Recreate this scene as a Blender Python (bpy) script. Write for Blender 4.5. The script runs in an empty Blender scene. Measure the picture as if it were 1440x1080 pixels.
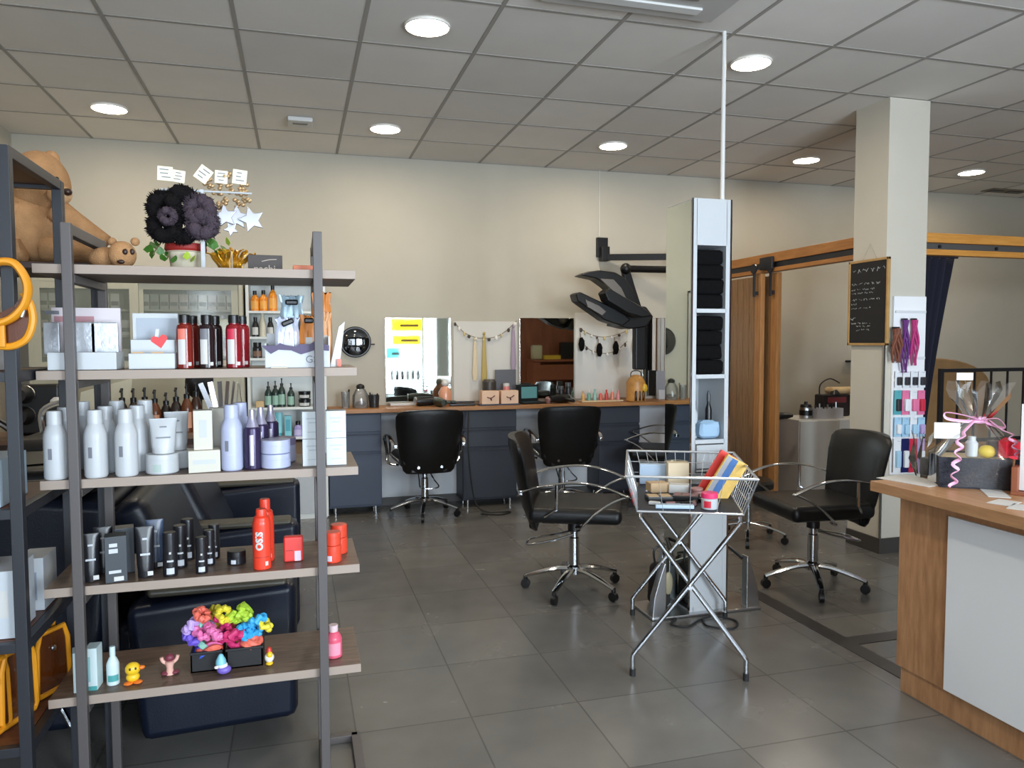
import bpy, bmesh, math, random
from mathutils import Vector, Matrix
random.seed(7)
SC = bpy.context.scene
COL = SC.collection
PI = math.pi
R = math.radians

# ---------------------------------------------------------------- camera
H = 1.39
F_PX, YAW, PIT, ROL = 1058.21, 0.27754, 0.055378, -0.002864
_cy, _sy, _cp, _sp = math.cos(YAW), math.sin(YAW), math.cos(PIT), math.sin(PIT)
CF = Vector((_sy * _cp, _cy * _cp, -_sp))
_r = Vector((_cy, -_sy, 0)); _u = _r.cross(CF)
CR = _r * math.cos(ROL) + _u * math.sin(ROL)
CU = _u * math.cos(ROL) - _r * math.sin(ROL)
CAM = Vector((0, 0, H))


def at(x, y, X=None, Y=None, Z=None):
    """photo pixel -> the point of a real plane (X=, Y= or Z= const) seen there"""
    d = CF + CR * ((x - 720) / F_PX) + CU * ((540 - y) / F_PX)
    if X is not None: t = X / d.x
    elif Y is not None: t = Y / d.y
    else: t = (Z - H) / d.z
    return CAM + d * t


def mpp(p):
    """metres per photo pixel at point p"""
    return (Vector(p) - CAM).dot(CF) / F_PX


cam_d = bpy.data.cameras.new('camera')
cam_d.sensor_width = 36; cam_d.lens = F_PX / 1440 * 36; cam_d.clip_start = .02
cam = bpy.data.objects.new('camera', cam_d); COL.objects.link(cam)
m3 = Matrix((CR, CU, -CF)).transposed()
cam.matrix_world = Matrix.Translation(CAM) @ m3.to_4x4()
SC.camera = cam


# ---------------------------------------------------------------- materials
def lin(c):
    def f(v):
        v /= 255
        return v / 12.92 if v <= .04045 else ((v + .055) / 1.055) ** 2.4
    return (f(c[0]), f(c[1]), f(c[2]), 1)


MATS = {}


def mat(name, rgb, rough=.5, metal=0.0, var=0.0, scale=8, bump=0.0, bscale=60, stretch=None, spec=.5, coat=0.0, emit=None, es=0.0, rgb2=None, trans=0.0):
    if name in MATS: return MATS[name]
    m = bpy.data.materials.new(name); m.use_nodes = True
    nt = m.node_tree; b = nt.nodes['Principled BSDF']
    b.inputs['Base Color'].default_value = lin(rgb)
    b.inputs['Roughness'].default_value = rough
    b.inputs['Metallic'].default_value = metal
    b.inputs['Specular IOR Level'].default_value = spec
    b.inputs['Coat Weight'].default_value = coat
    b.inputs['Transmission Weight'].default_value = trans
    if emit:
        b.inputs['Emission Color'].default_value = lin(emit); b.inputs['Emission Strength'].default_value = es
    if var or rgb2 or bump:
        tc = nt.nodes.new('ShaderNodeTexCoord'); mp = nt.nodes.new('ShaderNodeMapping')
        nt.links.new(tc.outputs['Object'], mp.inputs[0])
        if stretch: mp.inputs['Scale'].default_value = stretch
    if var or rgb2:
        nz = nt.nodes.new('ShaderNodeTexNoise'); nz.inputs['Scale'].default_value = scale
        nz.inputs['Detail'].default_value = 6; nz.inputs['Roughness'].default_value = .6
        nt.links.new(mp.outputs[0], nz.inputs['Vector'])
        rp = nt.nodes.new('ShaderNodeValToRGB'); c = lin(rgb)
        if rgb2: c2 = lin(rgb2)
        else: c2 = tuple(max(0, v * (1 - var)) for v in c[:3]) + (1,)
        c1 = c if rgb2 else tuple(min(1, v * (1 + var)) for v in c[:3]) + (1,)
        rp.color_ramp.elements[0].color = c2; rp.color_ramp.elements[1].color = c1
        rp.color_ramp.elements[0].position = .32; rp.color_ramp.elements[1].position = .68
        nt.links.new(nz.outputs['Fac'], rp.inputs[0]); nt.links.new(rp.outputs[0], b.inputs['Base Color'])
    if bump:
        n2 = nt.nodes.new('ShaderNodeTexNoise'); n2.inputs['Scale'].default_value = bscale; n2.inputs['Detail'].default_value = 4
        nt.links.new(mp.outputs[0], n2.inputs['Vector'])
        bp = nt.nodes.new('ShaderNodeBump'); bp.inputs['Strength'].default_value = bump; bp.inputs['Distance'].default_value = .01
        nt.links.new(n2.outputs['Fac'], bp.inputs['Height']); nt.links.new(bp.outputs[0], b.inputs['Normal'])
    MATS[name] = m
    return m


def film(name, rgb, opacity, rough=.08, gloss=.35):
    """thin clear sheet: glass pane, cellophane, translucent plastic"""
    if name in MATS: return MATS[name]
    m = bpy.data.materials.new(name); m.use_nodes = True
    nt = m.node_tree; nt.nodes.clear()
    out = nt.nodes.new('ShaderNodeOutputMaterial')
    tr = nt.nodes.new('ShaderNodeBsdfTransparent'); tr.inputs[0].default_value = lin((255, 255, 255))
    df = nt.nodes.new('ShaderNodeBsdfDiffuse'); df.inputs[0].default_value = lin(rgb)
    gl = nt.nodes.new('ShaderNodeBsdfGlossy'); gl.inputs['Roughness'].default_value = rough
    a = nt.nodes.new('ShaderNodeMixShader'); a.inputs[0].default_value = opacity
    nt.links.new(tr.outputs[0], a.inputs[1]); nt.links.new(df.outputs[0], a.inputs[2])
    fr = nt.nodes.new('ShaderNodeFresnel'); fr.inputs[0].default_value = 1.45
    mu = nt.nodes.new('ShaderNodeMath'); mu.operation = 'MULTIPLY_ADD'; mu.inputs[1].default_value = 1.0; mu.inputs[2].default_value = gloss * .12
    nt.links.new(fr.outputs[0], mu.inputs[0])
    c = nt.nodes.new('ShaderNodeMixShader'); nt.links.new(mu.outputs[0], c.inputs[0])
    nt.links.new(a.outputs[0], c.inputs[1]); nt.links.new(gl.outputs[0], c.inputs[2])
    nt.links.new(c.outputs[0], out.inputs[0])
    MATS[name] = m
    return m


def tiles(name, rgb, rgb2, grout, w, h, mortar, off, rough, noise=0.0, bump=.2, spec=.5, nscale=3):
    m = bpy.data.materials.new(name); m.use_nodes = True
    nt = m.node_tree; b = nt.nodes['Principled BSDF']
    tc = nt.nodes.new('ShaderNodeTexCoord'); mp = nt.nodes.new('ShaderNodeMapping')
    mp.inputs['Location'].default_value = (off[0], off[1], 0)
    nt.links.new(tc.outputs['Object'], mp.inputs[0])
    br = nt.nodes.new('ShaderNodeTexBrick'); br.offset = 0; br.squash = 1
    br.inputs['Color1'].default_value = lin(rgb); br.inputs['Color2'].default_value = lin(rgb2); br.inputs['Mortar'].default_value = lin(grout)
    br.inputs['Scale'].default_value = 1; br.inputs['Mortar Size'].default_value = mortar; br.inputs['Mortar Smooth'].default_value = .3
    br.inputs['Brick Width'].default_value = w; br.inputs['Row Height'].default_value = h
    nt.links.new(mp.outputs[0], br.inputs['Vector'])
    nz = nt.nodes.new('ShaderNodeTexNoise'); nz.inputs['Scale'].default_value = nscale; nz.inputs['Detail'].default_value = 3; nz.inputs['Roughness'].default_value = .5
    nt.links.new(tc.outputs['Object'], nz.inputs['Vector'])
    mr = nt.nodes.new('ShaderNodeMapRange'); mr.inputs[1].default_value = .3; mr.inputs[2].default_value = .7
    mr.inputs[3].default_value = 1 - noise; mr.inputs[4].default_value = 1 + noise
    nt.links.new(nz.outputs['Fac'], mr.inputs[0])
    mx = nt.nodes.new('ShaderNodeMix'); mx.data_type = 'RGBA'; mx.blend_type = 'MULTIPLY'; mx.inputs[0].default_value = 1
    nt.links.new(br.outputs['Color'], mx.inputs[6]); nt.links.new(mr.outputs[0], mx.inputs[7])
    nt.links.new(mx.outputs[2], b.inputs['Base Color'])
    b.inputs['Specular IOR Level'].default_value = spec
    mr2 = nt.nodes.new('ShaderNodeMapRange'); mr2.inputs[1].default_value = .3; mr2.inputs[2].default_value = .7
    mr2.inputs[3].default_value = rough * .8; mr2.inputs[4].default_value = min(1, rough * 1.25)
    nt.links.new(nz.outputs['Fac'], mr2.inputs[0]); nt.links.new(mr2.outputs[0], b.inputs['Roughness'])
    bp = nt.nodes.new('ShaderNodeBump'); bp.inputs['Strength'].default_value = bump; bp.inputs['Distance'].default_value = .003; bp.invert = True
    nt.links.new(br.outputs['Fac'], bp.inputs['Height']); nt.links.new(bp.outputs[0], b.inputs['Normal'])
    return m


# ---------------------------------------------------------------- mesh builder
class MB:
    def __init__(s):
        s.bm = bmesh.new()

    def _mi(s, mi):
        return s

    def raw(s, verts, faces):
        vs = [s.bm.verts.new(v) for v in verts]
        for f in faces:
            try: s.bm.faces.new([vs[i] for i in f])
            except ValueError: pass
        return s

    def _merge(s, tb, M=None):
        tb.verts.index_update()
        vs = [s.bm.verts.new(M @ v.co if M is not None else v.co) for v in tb.verts]
        for f in tb.faces: s.bm.faces.new([vs[v.index] for v in f.verts])
        tb.free()
        return s

    def box(s, c, size, bev=0.0, seg=2, rot=None, taper=None):
        M = Matrix.Translation(Vector(c))
        if rot is not None:
            M = M @ (rot if isinstance(rot, Matrix) else Matrix.Rotation(rot, 4, 'Z'))
        tb = bmesh.new(); bmesh.ops.create_cube(tb, size=1.0)
        for v in tb.verts:
            k = taper if (taper and v.co.z > 0) else 1
            v.co = Vector((v.co.x * size[0] * k, v.co.y * size[1] * k, v.co.z * size[2]))
        if bev:
            bmesh.ops.bevel(tb, geom=list(tb.edges), offset=min(bev, min(size) * .49), segments=seg, profile=.5, affect='EDGES', clamp_overlap=True)
        return s._merge(tb, M)

    def lathe(s, prof, c=(0, 0, 0), n=20, M=None, mi=0, sx=1.0, sy=1.0):
        c = Vector(c); rings = []; bm = s.bm
        for (r, z) in prof:
            if r < 1e-6: ring = [bm.verts.new((0, 0, z))]
            else: ring = [bm.verts.new((r * sx * math.cos(2 * PI * i / n), r * sy * math.sin(2 * PI * i / n), z)) for i in range(n)]
            rings.append(ring)
        for a, b in zip(rings, rings[1:]):
            for i in range(n):
                j = (i + 1) % n
                q = [a[i % len(a)], a[j % len(a)], b[j % len(b)], b[i % len(b)]]
                q = [v for k, v in enumerate(q) if v not in q[:k]]
                if len(q) > 2:
                    try: bm.faces.new(q)
                    except ValueError: pass
        for ring, rev in ((rings[0], True), (rings[-1], False)):
            if len(ring) > 2:
                try: bm.faces.new(ring[::-1] if rev else ring)
                except ValueError: pass
        for ring in rings:
            for v in ring:
                co = v.co.copy()
                if M is not None: co = M @ co
                v.co = co + c
        return s._mi(mi)

    def cyl(s, a, b, r, r2=None, n=14, mi=0):
        a = Vector(a); b = Vector(b); d = b - a
        q = Vector((0, 0, 1)).rotation_difference(d.normalized()).to_matrix().to_4x4()
        return s.lathe([(r, 0), (r if r2 is None else r2, d.length)], a, n, q, mi)

    def tube(s, pts, r, n=8, closed=False, mi=0, flat=1.0, upv=None, caps=True):
        P = [Vector(p) for p in pts]; N = len(P); rings = []
        rr = r if isinstance(r, (list, tuple)) else [r] * N
        prev = None
        for i in range(N):
            if closed: t = (P[(i + 1) % N] - P[i - 1])
            else: t = P[min(i + 1, N - 1)] - P[max(i - 1, 0)]
            t = t.normalized() if t.length > 1e-9 else Vector((0, 0, 1))
            if prev is None:
                u = Vector(upv) if upv else (Vector((0, 0, 1)) if abs(t.z) < .9 else Vector((1, 0, 0)))
            else: u = prev
            u = (u - t * u.dot(t))
            u = u.normalized() if u.length > 1e-6 else t.orthogonal().normalized()
            prev = u; w = t.cross(u)
            rings.append([s.bm.verts.new(P[i] + u * (rr[i] * flat * math.cos(2 * PI * k / n)) + w * (rr[i] * math.sin(2 * PI * k / n))) for k in range(n)])
        rng = range(N) if closed else range(N - 1)
        for i in rng:
            a, b = rings[i], rings[(i + 1) % N]
            for k in range(n):
                s.bm.faces.new([a[k], a[(k + 1) % n], b[(k + 1) % n], b[k]])
        if not closed and caps:
            s.bm.faces.new(rings[0][::-1]); s.bm.faces.new(rings[-1])
        return s._mi(mi)

    def loft(s, rings, mi=0, cap=True, closed=True):
        vr = [[s.bm.verts.new(p) for p in ring] for ring in rings]
        n = len(vr[0])
        for a, b in zip(vr, vr[1:]):
            for k in range(n if closed else n - 1):
                s.bm.faces.new([a[k], a[(k + 1) % n], b[(k + 1) % n], b[k]])
        if cap and closed:
            s.bm.faces.new(vr[0][::-1]); s.bm.faces.new(vr[-1])
        return s._mi(mi)

    def prism(s, poly, t, M=None, mi=0, bev=0.0):
        """polygon in local xz, extruded along local y from 0 to t"""
        n = len(poly); M = M or Matrix()
        vs = [M @ Vector((x, 0, z)) for x, z in poly] + [M @ Vector((x, t, z)) for x, z in poly]
        fs = [list(range(n)), list(range(2 * n - 1, n - 1, -1))] + [[i, i + n, (i + 1) % n + n, (i + 1) % n] for i in range(n)]
        tb = bmesh.new(); tv = [tb.verts.new(v) for v in vs]
        for f in fs: tb.faces.new([tv[i] for i in f])
        if bev:
            bmesh.ops.recalc_face_normals(tb, faces=tb.faces)
            bmesh.ops.bevel(tb, geom=list(tb.edges), offset=bev, segments=2, profile=.5, affect='EDGES', clamp_overlap=True)
        return s._merge(tb)

    def ball(s, c, r, n=16, mi=0, M=None, jit=0.0, sub=None):
        r = r if isinstance(r, (tuple, list)) else (r, r, r)
        g = bmesh.ops.create_uvsphere(s.bm, u_segments=n, v_segments=max(6, n * 2 // 3), radius=1)
        for v in g['verts']:
            k = 1 + random.uniform(-jit, jit)
            co = Vector((v.co.x * r[0] * k, v.co.y * r[1] * k, v.co.z * r[2] * k))
            if M is not None: co = M @ co
            v.co = co + Vector(c)
        return s._mi(mi)

    def patch(s, c, r, a0, a1, z0, z1, n=8, mi=0, t=.0006, r2=None):
        """thin curved label hugging a round body"""
        r2 = r if r2 is None else r2
        rings = []
        for i in range(n + 1):
            a = a0 + (a1 - a0) * i / n; ca, sa = math.cos(a), math.sin(a)
            rings.append([Vector(c) + Vector(p) for p in ((r * ca, r * sa, z0), ((r + t) * ca, (r + t) * sa, z0), ((r2 + t) * ca, (r2 + t) * sa, z1), (r2 * ca, r2 * sa, z1))])
        return s.loft(rings, mi)

    def xform(s, M):
        bmesh.ops.transform(s.bm, matrix=M, verts=s.bm.verts); return s

    def build(s, name, mats, parent=None, loc=None, rotz=0.0, smooth=35):
        bmesh.ops.recalc_face_normals(s.bm, faces=s.bm.faces)
        me = bpy.data.meshes.new(name); s.bm.to_mesh(me); s.bm.free()
        for m in (mats if isinstance(mats, (list, tuple)) else [mats]): me.materials.append(m)
        if smooth:
            me.polygons.foreach_set('use_smooth', [True] * len(me.polygons))
            me.set_sharp_from_angle(angle=R(smooth))
        o = bpy.data.objects.new(name, me); COL.objects.link(o)
        if smooth:
            wn = o.modifiers.new('weighted_normal', 'WEIGHTED_NORMAL'); wn.keep_sharp = True; wn.weight = 80
        if parent: o.parent = parent
        if loc is not None: o.location = loc
        if rotz: o.rotation_euler.z = rotz
        return o


def tag(o, label, cat, group=None):
    o['label'] = label; o['category'] = cat
    if group: o['group'] = group
    return o


def thing(name, label, cat, loc=(0, 0, 0), rotz=0.0, group=None):
    o = bpy.data.objects.new(name, None); COL.objects.link(o)
    o.empty_display_size = .05
    o.location = loc; o.rotation_euler = (0, 0, rotz)
    return tag(o, label, cat, group)


def struct(o, label=None):
    o['kind'] = 'structure'
    if label: o['label'] = label
    return o


def copy_thing(src, loc, rotz, label, group=None):
    c = src.copy(); COL.objects.link(c); c.location = loc; c.rotation_euler = (0, 0, rotz); c['label'] = label
    if group: c['group'] = group
    for ch in list(src.children):
        k = ch.copy(); COL.objects.link(k); k.parent = c
        for g in list(ch.children):
            q = g.copy(); COL.objects.link(q); q.parent = k
    return c


def text_mb(txt, size, M, depth=.0008, bold=0.0):
    """lettering as solid mesh; text lies in local xz, facing -y"""
    cu = bpy.data.curves.new('lettering', 'FONT'); cu.body = txt; cu.size = size; cu.extrude = depth; cu.offset = bold
    cu.align_x = 'CENTER'; cu.align_y = 'CENTER'; cu.resolution_u = 3
    o = bpy.data.objects.new('lettering', cu)
    COL.objects.link(o)
    dg = bpy.context.evaluated_depsgraph_get()
    me = bpy.data.meshes.new_from_object(o.evaluated_get(dg))
    bpy.data.objects.remove(o); bpy.data.curves.remove(cu)
    mb = MB(); mb.bm.from_mesh(me); bpy.data.meshes.remove(me)
    mb._mi(0)
    mb.xform(M @ Matrix.Rotation(PI / 2, 4, 'X'))
    return mb


def T(x=0, y=0, z=0, rz=0.0, rx=0.0, ry=0.0):
    return Matrix.Translation((x, y, z)) @ Matrix.Rotation(rz, 4, 'Z') @ Matrix.Rotation(ry, 4, 'Y') @ Matrix.Rotation(rx, 4, 'X')


def bez(pts, k=6):
    """smooth polyline through points (Catmull-Rom)"""
    P = [Vector(p) for p in pts]; out = []
    for i in range(len(P) - 1):
        p0 = P[max(i - 1, 0)]; p1 = P[i]; p2 = P[i + 1]; p3 = P[min(i + 2, len(P) - 1)]
        for j in range(k):
            t = j / k
            out.append(.5 * ((2 * p1) + (p2 - p0) * t + (2 * p0 - 5 * p1 + 4 * p2 - p3) * t * t + (3 * p1 - p0 - 3 * p2 + p3) * t ** 3))
    out.append(P[-1])
    return out


# palette
WALL = mat('wall_paint', (180, 174, 160), .85, var=.03, scale=2, bump=.05, bscale=200)
WHITE = mat('white_lacquer', (186, 190, 193), .3)
WHITEM = mat('white_matt', (205, 204, 201), .6)
MIRROR = mat('mirror_glass', (225, 232, 226), .02, 1.0)
CHROME = mat('chrome', (200, 203, 208), .12, 1.0)
ALU = mat('brushed_aluminium', (196, 198, 200), .28, 1.0)
BLACKM = mat('black_metal', (30, 30, 34), .4)
TAUPE = mat('taupe_metal', (84, 79, 78), .45)
LEATHER = mat('black_leather', (15, 15, 16), .36, var=.15, scale=30, bump=.10, bscale=220, spec=.4)
BLACKP = mat('black_plastic', (18, 18, 19), .35)
RUBBER = mat('dark_rubber', (26, 26, 27), .7)
LIT_EDGE = mat('shelf_lit_edge', (158, 142, 130), .5)  # shelf front edges: the window light on them is put into a paler colour
SHELFW = mat('shelf_wood', (118, 98, 84), .42, rgb2=(82, 66, 56), scale=5, stretch=(2, 14, 14), bump=.05)
OAK = mat('counter_oak', (198, 150, 108), .45, rgb2=(166, 120, 82), scale=4, stretch=(12, 12, 1.6), bump=.05)
OAKH = mat('counter_oak_top', (190, 144, 104), .4, rgb2=(164, 122, 84), scale=4, stretch=(14, 1.6, 12), bump=.05)
PINE_LIT = mat('pine_lit', (220, 156, 76), .5, rgb2=(200, 134, 58), scale=4, stretch=(1.5, 14, 14), bump=.05)  # lit copy of the beam pine, its brightness put into the colour
PINEY = mat('pine_beam', (184, 124, 64), .5, rgb2=(160, 104, 50), scale=4, stretch=(14, 1.5, 14), bump=.05)
DOORW = mat('door_wood', (150, 112, 74), .5, rgb2=(122, 90, 58), scale=4, stretch=(14, 14, 1.5), bump=.05)
WORKTOP = mat('worktop_wood', (176, 122, 68), .45, rgb2=(150, 100, 54), scale=4, stretch=(1.6, 14, 14), bump=.04)
SLATE = mat('slate_blue_lacquer', (58, 67, 86), .5)
SLATE2 = mat('charcoal_lacquer', (42, 46, 57), .5)
BROWN = mat('dark_brown_wood', (72, 44, 32), .5, rgb2=(54, 32, 24), scale=5, stretch=(2, 2, 12))
GLASS = film('clear_glass', (235, 240, 238), .03, .02)
CELLO = film('cellophane', (225, 225, 220), .04, .1, .15)
LAMPW = 7.2; DAYW = (110, 450); EXPO = 0.40
# ================================================================ THE SETTING
CEIL = 2.94; BW = 6.43; LW = -2.0; RW = 7.7; FW = -1.7
FLOORM = tiles('floor_tiles', (110, 108, 104), (98, 96, 93), (84, 82, 79), .421, .472, .0035, (-.177 + .421 * 20, -2.19 + .472 * 20), .23, noise=.10, bump=.25, nscale=4)
struct(MB().box(((LW + RW) / 2, (FW + BW) / 2, -.05), (RW - LW + .4, BW - FW + .4, .1)).build('floor', FLOORM, smooth=0))
CEILM = tiles('ceiling_tiles', (226, 221, 214), (208, 204, 198), (180, 176, 170), .6, .6, .002, (1.46 + 6, -3.43 + 6), .9, noise=.03, bump=.1, spec=.1)
struct(MB().box(((LW + RW) / 2, (FW + BW) / 2, CEIL + .05), (RW - LW + .4, BW - FW + .4, .1)).build('ceiling', CEILM, smooth=0))
RAIL = mat('ceiling_rail', (150, 146, 140), .6)
mb = MB(); x = -1.46 - .6
while x < RW:
    if x > LW: mb.box((x, (FW + BW) / 2, CEIL - .0015), (.02, BW - FW, .004))
    x += .6
y = 3.43 - 4.8
while y < BW:
    mb.box(((LW + RW) / 2, y, CEIL - .001), (RW - LW, .02, .004)); y += .6
struct(mb.build('trim_1', RAIL, smooth=0))
struct(MB().box(((LW + RW) / 2, BW + .05, CEIL / 2), (RW - LW + .4, .1, CEIL)).build('wall_back', WALL, smooth=0))
struct(MB().box((LW - .05, (FW + BW) / 2, CEIL / 2), (.1, BW - FW + .2, CEIL)).build('wall_left', WALL, smooth=0))
struct(MB().box((RW + .05, (FW + BW) / 2, CEIL / 2), (.1, BW - FW + .2, CEIL)).build('wall_right', WALL, smooth=0))
# street front behind the photographer: wall with two shop windows
WX = [(-1.7, .9), (1.35, 3.35)]
mb = MB()
mb.box(((LW + RW) / 2, FW - .05, .15), (RW - LW, .1, .3)); mb.box(((LW + RW) / 2, FW - .05, (2.5 + CEIL) / 2), (RW - LW, .1, CEIL - 2.5))
for a, b in ((LW, WX[0][0]), (WX[0][1], WX[1][0]), (WX[1][1], RW)):
    mb.box(((a + b) / 2, FW - .05, 1.4), (b - a, .1, 2.2))
struct(mb.build('wall_front', WALL, smooth=0))
FRAMEW = mat('window_frame_grey', (176, 182, 180), .4)
for i, (a, b) in enumerate(WX):
    mb = MB()
    for xx in (a + .03, (a + b) / 2, b - .03): mb.box((xx, FW - .05, 1.4), (.06, .08, 2.2))
    for zz in (.33, 2.47): mb.box(((a + b) / 2, FW - .05, zz), (b - a - .0, .07, .06))
    w = struct(mb.build('window_%d' % (i + 1), FRAMEW, smooth=0))
    MB().box(((a + b) / 2, FW - .05, 1.4), (b - a - .1, .006, 2.1)).build('window_pane', GLASS, w, smooth=0)
# skirting
SKIRT = mat('skirting_tile', (92, 90, 88), .5)
struct(MB().box(((LW + RW) / 2, BW - .006, .035), (RW - LW, .012, .07)).build('baseboard_back', SKIRT, smooth=0))
# square pillar
PX0, PX1, PY0, PY1 = 3.645, 3.96, 4.02, 4.32
PILW = mat('pillar_paint', (196, 190, 176), .8, var=.02, scale=3)
pil = struct(MB().box(((PX0 + PX1) / 2, (PY0 + PY1) / 2, CEIL / 2), (PX1 - PX0, PY1 - PY0, CEIL)).build('pillar', PILW, smooth=0))
DSK = mat('dark_skirting', (62, 58, 55), .55)
mb = MB()
mb.box(((PX0 + PX1) / 2, PY0 - .006, .05), (PX1 - PX0 + .024, .012, .1)); mb.box((PX0 - .006, (PY0 + PY1) / 2, .05), (.012, PY1 - PY0, .1))
struct(mb.build('trim_2', DSK, smooth=0))
MB().box((PX0 + .002, PY0 + .002, .95), (.012, .012, 1.7)).build('corner_strip', ALU, pil, smooth=0)
# dark inlay strips in the floor
INL = mat('floor_inlay', (52, 50, 50), .4)
mb = MB()
mb.box((2.41, 3.0, .001), (.085, 1.3, .003))
mb.box((2.75, 2.86, .0008), (.7, .085, .003))
struct(mb.build('trim_3', INL, smooth=0))

# ---------------------------------------------------------------- downlights
EMI = mat('lamp_diffuser', (255, 250, 240), .5, emit=(255, 240, 214), es=22)
RIM = mat('lamp_rim', (235, 230, 222), .4)
DL = [(-1.16, 5.57, 'round ceiling downlight furthest left, above the fluffy scrunchie stand'),
      (.64, 5.57, 'round ceiling downlight at the back, second from the left'),
      (2.42, 5.57, 'round ceiling downlight at the back, above the hood dryer arm'),
      (4.2, 5.57, 'round ceiling downlight at the back, left of the square pillar'),
      (5.97, 5.57, 'round ceiling downlight right of the square pillar'),
      (.64, 3.74, 'large round ceiling downlight nearest the camera, upper middle'),
      (2.45, 3.74, 'large round ceiling downlight beside the thin white ceiling pole')]


def lamp(x, y, p, vis=True):
    l = bpy.data.lights.new('downlight_lamp', 'AREA'); l.shape = 'DISK'; l.size = .16; l.energy = p; l.color = (1, .86, .68)
    o = bpy.data.objects.new('downlight_lamp', l); COL.objects.link(o); o.location = (x, y, CEIL - .03)


for x, y, lab in DL:
    t = thing('ceiling_downlight', lab, 'ceiling light', (x, y, CEIL), 0, 'ceiling downlights')
    MB().lathe([(.108, 0), (.114, -.006), (.112, -.013), (.105, -.015), (.104, -.008)], n=32).build('rim', RIM, t)
    MB().lathe([(0, -.0135), (.104, -.0135), (.104, -.006), (0, -.006)], n=32).build('diffuser', EMI, t)
    lamp(x, y, LAMPW)
for x, y in ((-1.16, 3.74), (-1.16, 1.94), (.64, 1.94), (.64, .14), (2.45, .14), (5.9, 1.94), (4.6, .6)):  # lamps out of view without fittings, added to help light the room
    lamp(x, y, LAMPW * .55)

# ceiling cassette and small fittings
t = thing('ceiling_cassette', 'pale grey air conditioning cassette cut off by the top edge of the photo', 'air conditioner', (1.5, 2.93, CEIL))
GREYP = mat('grey_plastic', (176, 174, 170), .5)
MB().box((0, 0, -.014), (.86, .72, .03), .008).build('panel', GREYP, t)
mb = MB()
MB().box((0, .25, -.033), (.62, .06, .014), .005).build('air_flap', WHITEM, t)
MB().box((0, -.02, -.031), (.5, .36, .006), .002).build('grille', mat('grille_grey', (120, 118, 115), .6), t)
a = at(422, 168, Z=CEIL)
t = thing('smoke_detector', 'small white square detector on the ceiling left of the middle downlights', 'detector', (a.x, a.y, CEIL), YAW * 0)
MB().box((0, 0, -.018), (.17, .17, .034), .012).build('housing', WHITEM, t)
MB().box((0, -.02, -.036), (.1, .03, .006), .002).build('slot', mat('detector_slot', (110, 106, 100), .6), t)
a = at(1415, 268, Z=CEIL)
t = thing('ceiling_vent', 'small dark slotted vent in the ceiling at far right', 'vent', (a.x, a.y, CEIL))
MB().box((0, 0, -.004), (.5, .16, .01), .003).build('frame', mat('vent_grey', (120, 108, 92), .6), t)
for dx in (-.14, .1): MB().box((dx, 0, -.011), (.16, .07, .006), .002).build('slot', BLACKM, t)

# ---------------------------------------------------------------- timber track, doors
# beam running in depth from pillar to back wall, and beam to the right of the pillar
t = thing('door_track', 'brown timber sliding door track running from the pillar back to the wall', 'door track')
MB().box((3.76, 5.37, 2.073), (.07, 2.1, .075), .004).build('upper_board', PINEY, t)
MB().box((3.765, 5.37, 2.013), (.05, 2.1, .046)).build('black_rail', BLACKM, t)
MB().box((3.76, 5.37, 1.974), (.07, 2.1, .032), .003).build('lower_board', PINEY, t)
t = thing('door_track', 'pine sliding door track, coloured as brightly lit, running right from the pillar', 'door track')
MB().box((5.8, 4.25, 2.1), (3.66, .06, .066), .004).build('upper_board', PINE_LIT, t)
MB().box((5.8, 4.27, 2.045), (3.66, .03, .046)).build('grey_rail', mat('rail_grey', (84, 82, 80), .5), t)
MB().box((5.8, 4.25, 2.002), (3.66, .06, .04), .003).build('lower_board', PINE_LIT, t)
mb = MB()
for q in range(7): MB().cyl((4.3 + q * .5, 4.245, 2.045), (4.3 + q * .5, 4.258, 2.045), .012, n=8).build('rail_bolt', BLACKM, t)


def sliding_door(X, Y0, Y1, lab):
    t = thing('sliding_door', lab, 'door', (X, Y0, 0))
    W = Y1 - Y0
    mb = MB(); n = max(3, int(W / .085)); w = W / n
    for i in range(n): mb.box((0, (i + .5) * w, .99), (.024, w - .006, 1.88), .003)
    mb.build('slat_panel', DOORW, t)
    DW2 = mat('door_stile_wood', (176, 124, 72), .5, rgb2=(150, 102, 56), scale=4, stretch=(14, 14, 1.5))
    MB().box((0, .04, .99), (.04, .085, 1.92), .004).build('stile', DW2, t)
    MB().box((0, W - .04, .99), (.04, .08, 1.92), .004).build('stile', DW2, t)
    h = MB()
    h.box((-.05, .05, 1.86), (.008, .035, .2), .002); h.cyl((-.062, .05, 1.99), (-.048, .05, 1.99), .04, n=18); h.box((-.03, .05, 1.79), (.04, .03, .03))
    h.build('roller_hanger', BLACKM, t)
    return t


d1 = sliding_door(3.70, 5.43, 6.4, 'front slatted wooden sliding door with a single black hanger strap')
d2 = sliding_door(3.765, 5.3, 6.36, 'rear wooden sliding door edge carrying the wide black roller bracket')
MB().box((-.055, .1, 2.03), (.02, .17, .1), .004).build('roller_bracket', BLACKM, d2)
p = at(1098, 586, X=3.80)
MB().lathe([(0, 0), (.03, .004), (.045, .03), (.04, .1), (.022, .16), (0, .17)], n=16, M=Matrix.Rotation(PI / 2, 4, 'Y'), sx=.7).build('pull_handle', BLACKP, d2, (.02, .06, p.z))

# ---------------------------------------------------------------- wall mirrors and white panels on the back wall
PANELW = mat('splash_panel_white', (204, 201, 193), .6)


def wall_board(x0, x1, z0, z1, name, m, lab, cat, depth=.012, group=None):
    return tag(MB().box((0, 0, 0), (x1 - x0, depth, z1 - z0), .003).build(name, m, None, ((x0 + x1) / 2, BW - depth / 2 - .001, (z0 + z1) / 2)), lab, cat, group)


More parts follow.
